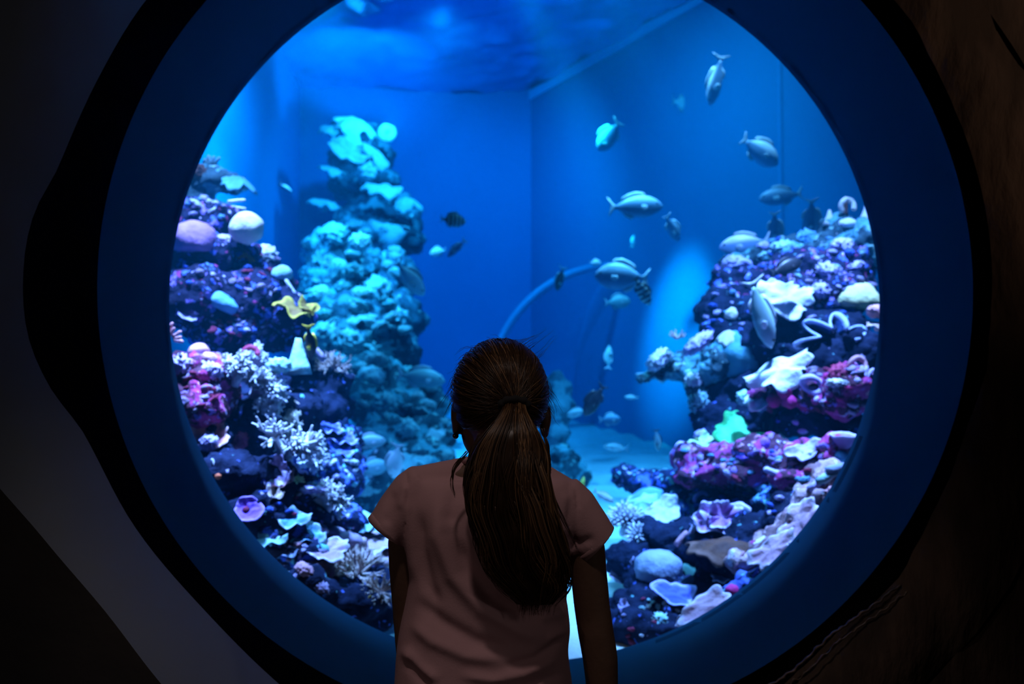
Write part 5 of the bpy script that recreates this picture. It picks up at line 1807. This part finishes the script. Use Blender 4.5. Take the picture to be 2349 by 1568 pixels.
# flyaway hairs round the outline
S = Strands()
for k in range(130):
    a = rng.uniform(-.25, PI + .25)
    d = Vector((math.cos(a), rng.uniform(-.35, .25), math.sin(a))).normalized()
    base = CH + Vector((d.x * CAP.x, d.y * CAP.y, d.z * CAP.z)) * .985
    tang = Vector((-d.z * (1 if rng.random() < .5 else -1), rng.uniform(-.3, .3), d.x)).normalized()
    if abs(d.x) > .8:
        tang = Vector((d.x * .4, 0, -1)).normalized()
    l = rng.uniform(.012, .036) if rng.random() < .8 else rng.uniform(.03, .055)
    out_ = rng.uniform(.10, .5)
    pts = [base + (d * out_ * t * (1.2 - .7 * t) + tang * t * .9 + Vector((rng.uniform(-.04, .04), 0, rng.uniform(-.04, .04)))) * l for t in (0, .25, .5, .75, 1)]
    S.add(pts, .00032, rng.uniform(.2, .6), 3, .4)
child('flyaway_hairs', S.mesh('flyaway_hairs'), hair_m, child_hair)

# hair tie
m_ = MB()
ring = []
tn = Vector((.0, -1, -.35)).normalized()
tu = Vector((1, 0, 0))
tv = tn.cross(tu)
for k in range(29):
    a = 2 * PI * k / 28
    ring.append(P(1180, 930, 1.506) + (tu * math.cos(a) * 29 * U + tv * math.sin(a) * 15 * U))
m_.tube(ring, [.0058 + .0012 * math.sin(k * 2.1) for k in range(29)], 9, False)
child('hair_tie', m_.mesh('hair_tie'), simple('black_elastic', (.006, .006, .007), .9))

# ponytail: a body of hair plus many separate locks
PT = [  # t, px, py, y, half width px, half depth m
    (0.00, 1180, 922, 1.512, 24, .012), (.05, 1179, 940, 1.500, 27, .014), (.14, 1175, 985, 1.482, 56, .019), (.24, 1168, 1035, 1.472, 80, .022), (.34, 1160, 1085, 1.470, 94, .024),
    (.50, 1172, 1165, 1.474, 101, .026), (.66, 1192, 1240, 1.478, 101, .026), (.80, 1210, 1305, 1.484, 94, .024), (.91, 1224, 1350, 1.490, 78, .020), (1.0, 1228, 1384, 1.496, 46, .012)]


def pt_at(t, u, w_):
    a, b, c, hw, hd = lerp_rows(PT, min(1., t))
    if t > 1:
        b += (t - 1) * 420
    q = P(a + u * hw, b, c)
    return q + Vector((0, w_ * hd, 0))


mb = MB()
rings = []
for i in range(44):
    t = i / 43
    rings.append([pt_at(t, .90 * math.cos(2 * PI * k / 28) * (1 + .05 * math.sin(k * 2.3 + t * 5)), .85 * math.sin(2 * PI * k / 28)) for k in range(28)])
mb.ring_loft(rings)
me = mb.mesh('ponytail')
for v in me.vertices:
    q = Vector((v.co.x * 130, v.co.y * 60, v.co.z * 9))
    v.co.y += .0045 * noise.noise(q)
at = me.attributes.new('tone', 'FLOAT', 'POINT')
at.data.foreach_set('value', [max(0, .18 + .25 * noise.noise(Vector((v.co.x * 160, v.co.y * 80, v.co.z * 7)))) for v in me.vertices])
ponytail = child('ponytail', me, hair_m)
S = Strands()
# clumps give the hair its locks
clumps = []
for k in range(46):
    a = rng.uniform(0, 2 * PI)
    r = math.sqrt(rng.random())
    clumps.append((r * math.cos(a), r * math.sin(a), rng.uniform(0, 6), rng.uniform(-.30, .30), rng.uniform(.2, .8)))
for k in range(1500):
    cu, cw, ph, dr, tn_ = rng.choice(clumps)
    u0 = cu + rng.gauss(0, .10)
    w0 = cw + rng.gauss(0, .12)
    if w0 > .35:
        w0 = -w0 * .6
    l = math.hypot(u0, w0)
    if l > 1.05:
        u0, w0 = u0 / l * 1.05, w0 / l * 1.05
    t0 = rng.uniform(0, .06) if rng.random() < .75 else rng.uniform(.1, .5)
    t1 = min(1.06, max(t0 + .3, rng.gauss(.95, .07) - .05 * abs(u0)))
    n = 22
    pts = []
    for i in range(n + 1):
        t = t0 + (t1 - t0) * i / n
        wob = .19 * math.sin(t * (7 + ph * .9) + ph) * t + dr * t * .5 + .045 * math.sin(t * 21 + ph * 2)
        u = max(-1.06, min(1.06, u0 + wob))
        pts.append(pt_at(t, u, w0 * 1.05 - .10))
    S.add(pts, rng.uniform(.0006, .0013), min(1, max(0, rng.gauss(tn_, .18))), 3, .15)
child('hair_locks', S.mesh('hair_locks'), hair_m, ponytail)
# loose wisps
S = Strands()
for pl, n in (([(1072, 1040), (1044, 1072), (1036, 1104), (1044, 1140)], 7), ([(1252, 1010), (1262, 1060), (1260, 1110), (1286, 1180), (1312, 1232), (1326, 1262)], 6), ([(1268, 1170), (1298, 1240), (1304, 1296), (1290, 1320)], 8),
              ([(1246, 985), (1256, 1030), (1254, 1075)], 8), ([(1082, 1120), (1076, 1180), (1092, 1240), (1120, 1300)], 10), ([(1190, 1090), (1200, 1170), (1224, 1230), (1228, 1262)], 6), ([(1100, 1000), (1080, 1040), (1066, 1100), (1072, 1170)], 9)):
    for k in range(n):
        j = [(x + rng.uniform(-4, 4), y + rng.uniform(-8, 8)) for x, y in pl]
        rows = [(i / (len(j) - 1), x, y) for i, (x, y) in enumerate(j)]
        pts = []
        for i in range(17):
            x, y = lerp_rows(rows, i / 16)
            l_, r_, hd, yc = lerp_rows(TORSO, max(1092, y))
            pts.append(P(x, y, min(1.50, yc - hd * .9) - .012 - .02 * (x > 1120 and x < 1240)))
        S.add(pts, rng.uniform(.0005, .0009), rng.uniform(.2, .6), 3, .2)
child('loose_wisps', S.mesh('loose_wisps'), hair_m, ponytail)
# ------------------------------------------------------------------ light
def spot(name, loc, target, power, col, angle=60, blend=.6, radius=.06):
    l = bpy.data.lights.new(name, 'SPOT')
    l.energy = power
    l.color = col
    l.spot_size = math.radians(angle)
    l.spot_blend = blend
    l.shadow_soft_size = radius
    o = bpy.data.objects.new(name, l)
    COL.objects.link(o)
    o.location = loc
    o.rotation_euler = (Vector(target) - Vector(loc)).to_track_quat('-Z', 'Y').to_euler()
    return o


def area(name, loc, target, power, col, size):
    l = bpy.data.lights.new(name, 'AREA')
    l.energy = power
    l.color = col
    l.shape = 'DISK'
    l.size = size
    o = bpy.data.objects.new(name, l)
    COL.objects.link(o)
    o.location = loc
    o.rotation_euler = (Vector(target) - Vector(loc)).to_track_quat('-Z', 'Y').to_euler()
    return o


ZL = ZS - .12
VW = (1.0, .64, 1.0)
spot('tank_lamp_and_fill', (-.85, 2.85, ZL), (-.82, 3.5, .9), 1800, VW, 48, 1.)
spot('tank_lamp_and_fill', (1.15, 2.85, ZL), (1.1, 3.55, .9), 1800, VW, 50, 1.)
spot('tank_lamp_and_fill', (.25, 2.95, ZL), (.2, 3.6, .4), 260, (.8, .9, 1), 50, .8)
spot('tank_lamp_and_fill', (-.85, 5.15, ZL), (-.85, 6.25, 1.0), 1150, (.5, .9, 1), 62, .9)
spot('tank_lamp_and_fill', (.55, 4.6, ZL), (.5, 4.6, .6), 350, (.5, .85, 1), 46, .8)
spot('tank_lamp_and_fill', (-.72, 2.80, ZL), (-.62, 3.2, 1.0), 1700, VW, 24, .9)  # added narrow fill to brighten the white tree corals
spot('tank_lamp_and_fill', (1.0, 2.80, ZL), (.75, 3.2, .8), 900, VW, 26, .9)  # added narrow fill to lift the low pink corals
spot('tank_lamp_and_fill', (.9, 4.7, ZL), (.75, 4.8, 2.0), 480, (.7, .9, 1), 64, .9)  # extra overhead fill so the open-water fish come out less dark
spot('surface_glow_fill', (-.5, 6.4, 2.9), (-.92, 7.7, 3.75), 420, (.2, .95, 1), 60, 1.)  # added spot, stands in for reef light mirrored in the water surface
spot('tank_lamp_and_fill', (1.3, 4.5, ZL), (1.22, 4.55, 1.5), 260, (.85, .9, 1), 58, 1.)  # added fill for the unlit fish near the slanting wall
spot('beam_lamp', (.715, 5.5, ZL), (1.45, 5.2, 1.86), 420, (.4, .85, 1), 17, 1.)
spot('patch_lamp', (.1, 5.0, ZL), (1.34, 6.44, 1.62), 3000, (.1, 1.0, .75), 19, 1.)
spot('wall_lamp', (-.2, 6.2, ZL), (-.2, 8.4, 2.0), 450, (.3, .85, .9), 110, .9)
spot('wall_lamp', (.3, 5.0, ZL), (1.2, 6.5, 1.9), 200, (.3, .85, .9), 110, .9)
spot('wall_lamp', (-.7, 5.2, ZL), (-1.45, 6.0, 2.2), 430, (.3, .85, .9), 100, .9)
# dim warm light in the visitors' room
spot('room_lamp_and_fill', (-.15, .62, 3.12), (.05, 1.52, 1.0), 26, (1.0, .80, .74), 50, .8, .07)
spot('room_lamp_and_fill', (-2.3, -1.0, 1.95), (.05, 1.6, 1.0), 12, (1.0, .78, .72), 24, .9, .12)  # unseen fill added on the girl, softens the ponytail's shadow
spot('room_lamp_and_fill', (2.45, -.9, 2.1), (1.5, 2.1, 2.2), 60, (1.0, .68, .50), 34, .9, .1)  # added spot that only brightens the brown rock

spot('room_lamp_and_fill', (2.45, -.9, 2.1), (-1.3, 1.75, 1.3), 14, (1.0, .86, .82), 50, .9, .1)  # added weak spot to brighten the grey lip

w = bpy.data.worlds.new('dark')
sc.world = w
w.use_nodes = True
w.node_tree.nodes['Background'].inputs[0].default_value = (0, 0, 0, 1)
w.node_tree.nodes['Background'].inputs[1].default_value = 0

vs_ = sc.view_settings
sc.display_settings.display_device = 'sRGB'
vs_.view_transform = 'Standard'
vs_.look = 'None'
vs_.gamma = 1
vs_.use_curve_mapping = False
vs_.exposure = 0.0
cy = sc.cycles
cy.max_bounces = 5
cy.diffuse_bounces = 1
cy.glossy_bounces = 2
cy.transmission_bounces = 2
cy.transparent_max_bounces = 8
cy.volume_bounces = 0
cy.caustics_reflective = False
cy.caustics_refractive = False
cy.use_denoising = True
cy.sample_clamp_indirect = 4.0
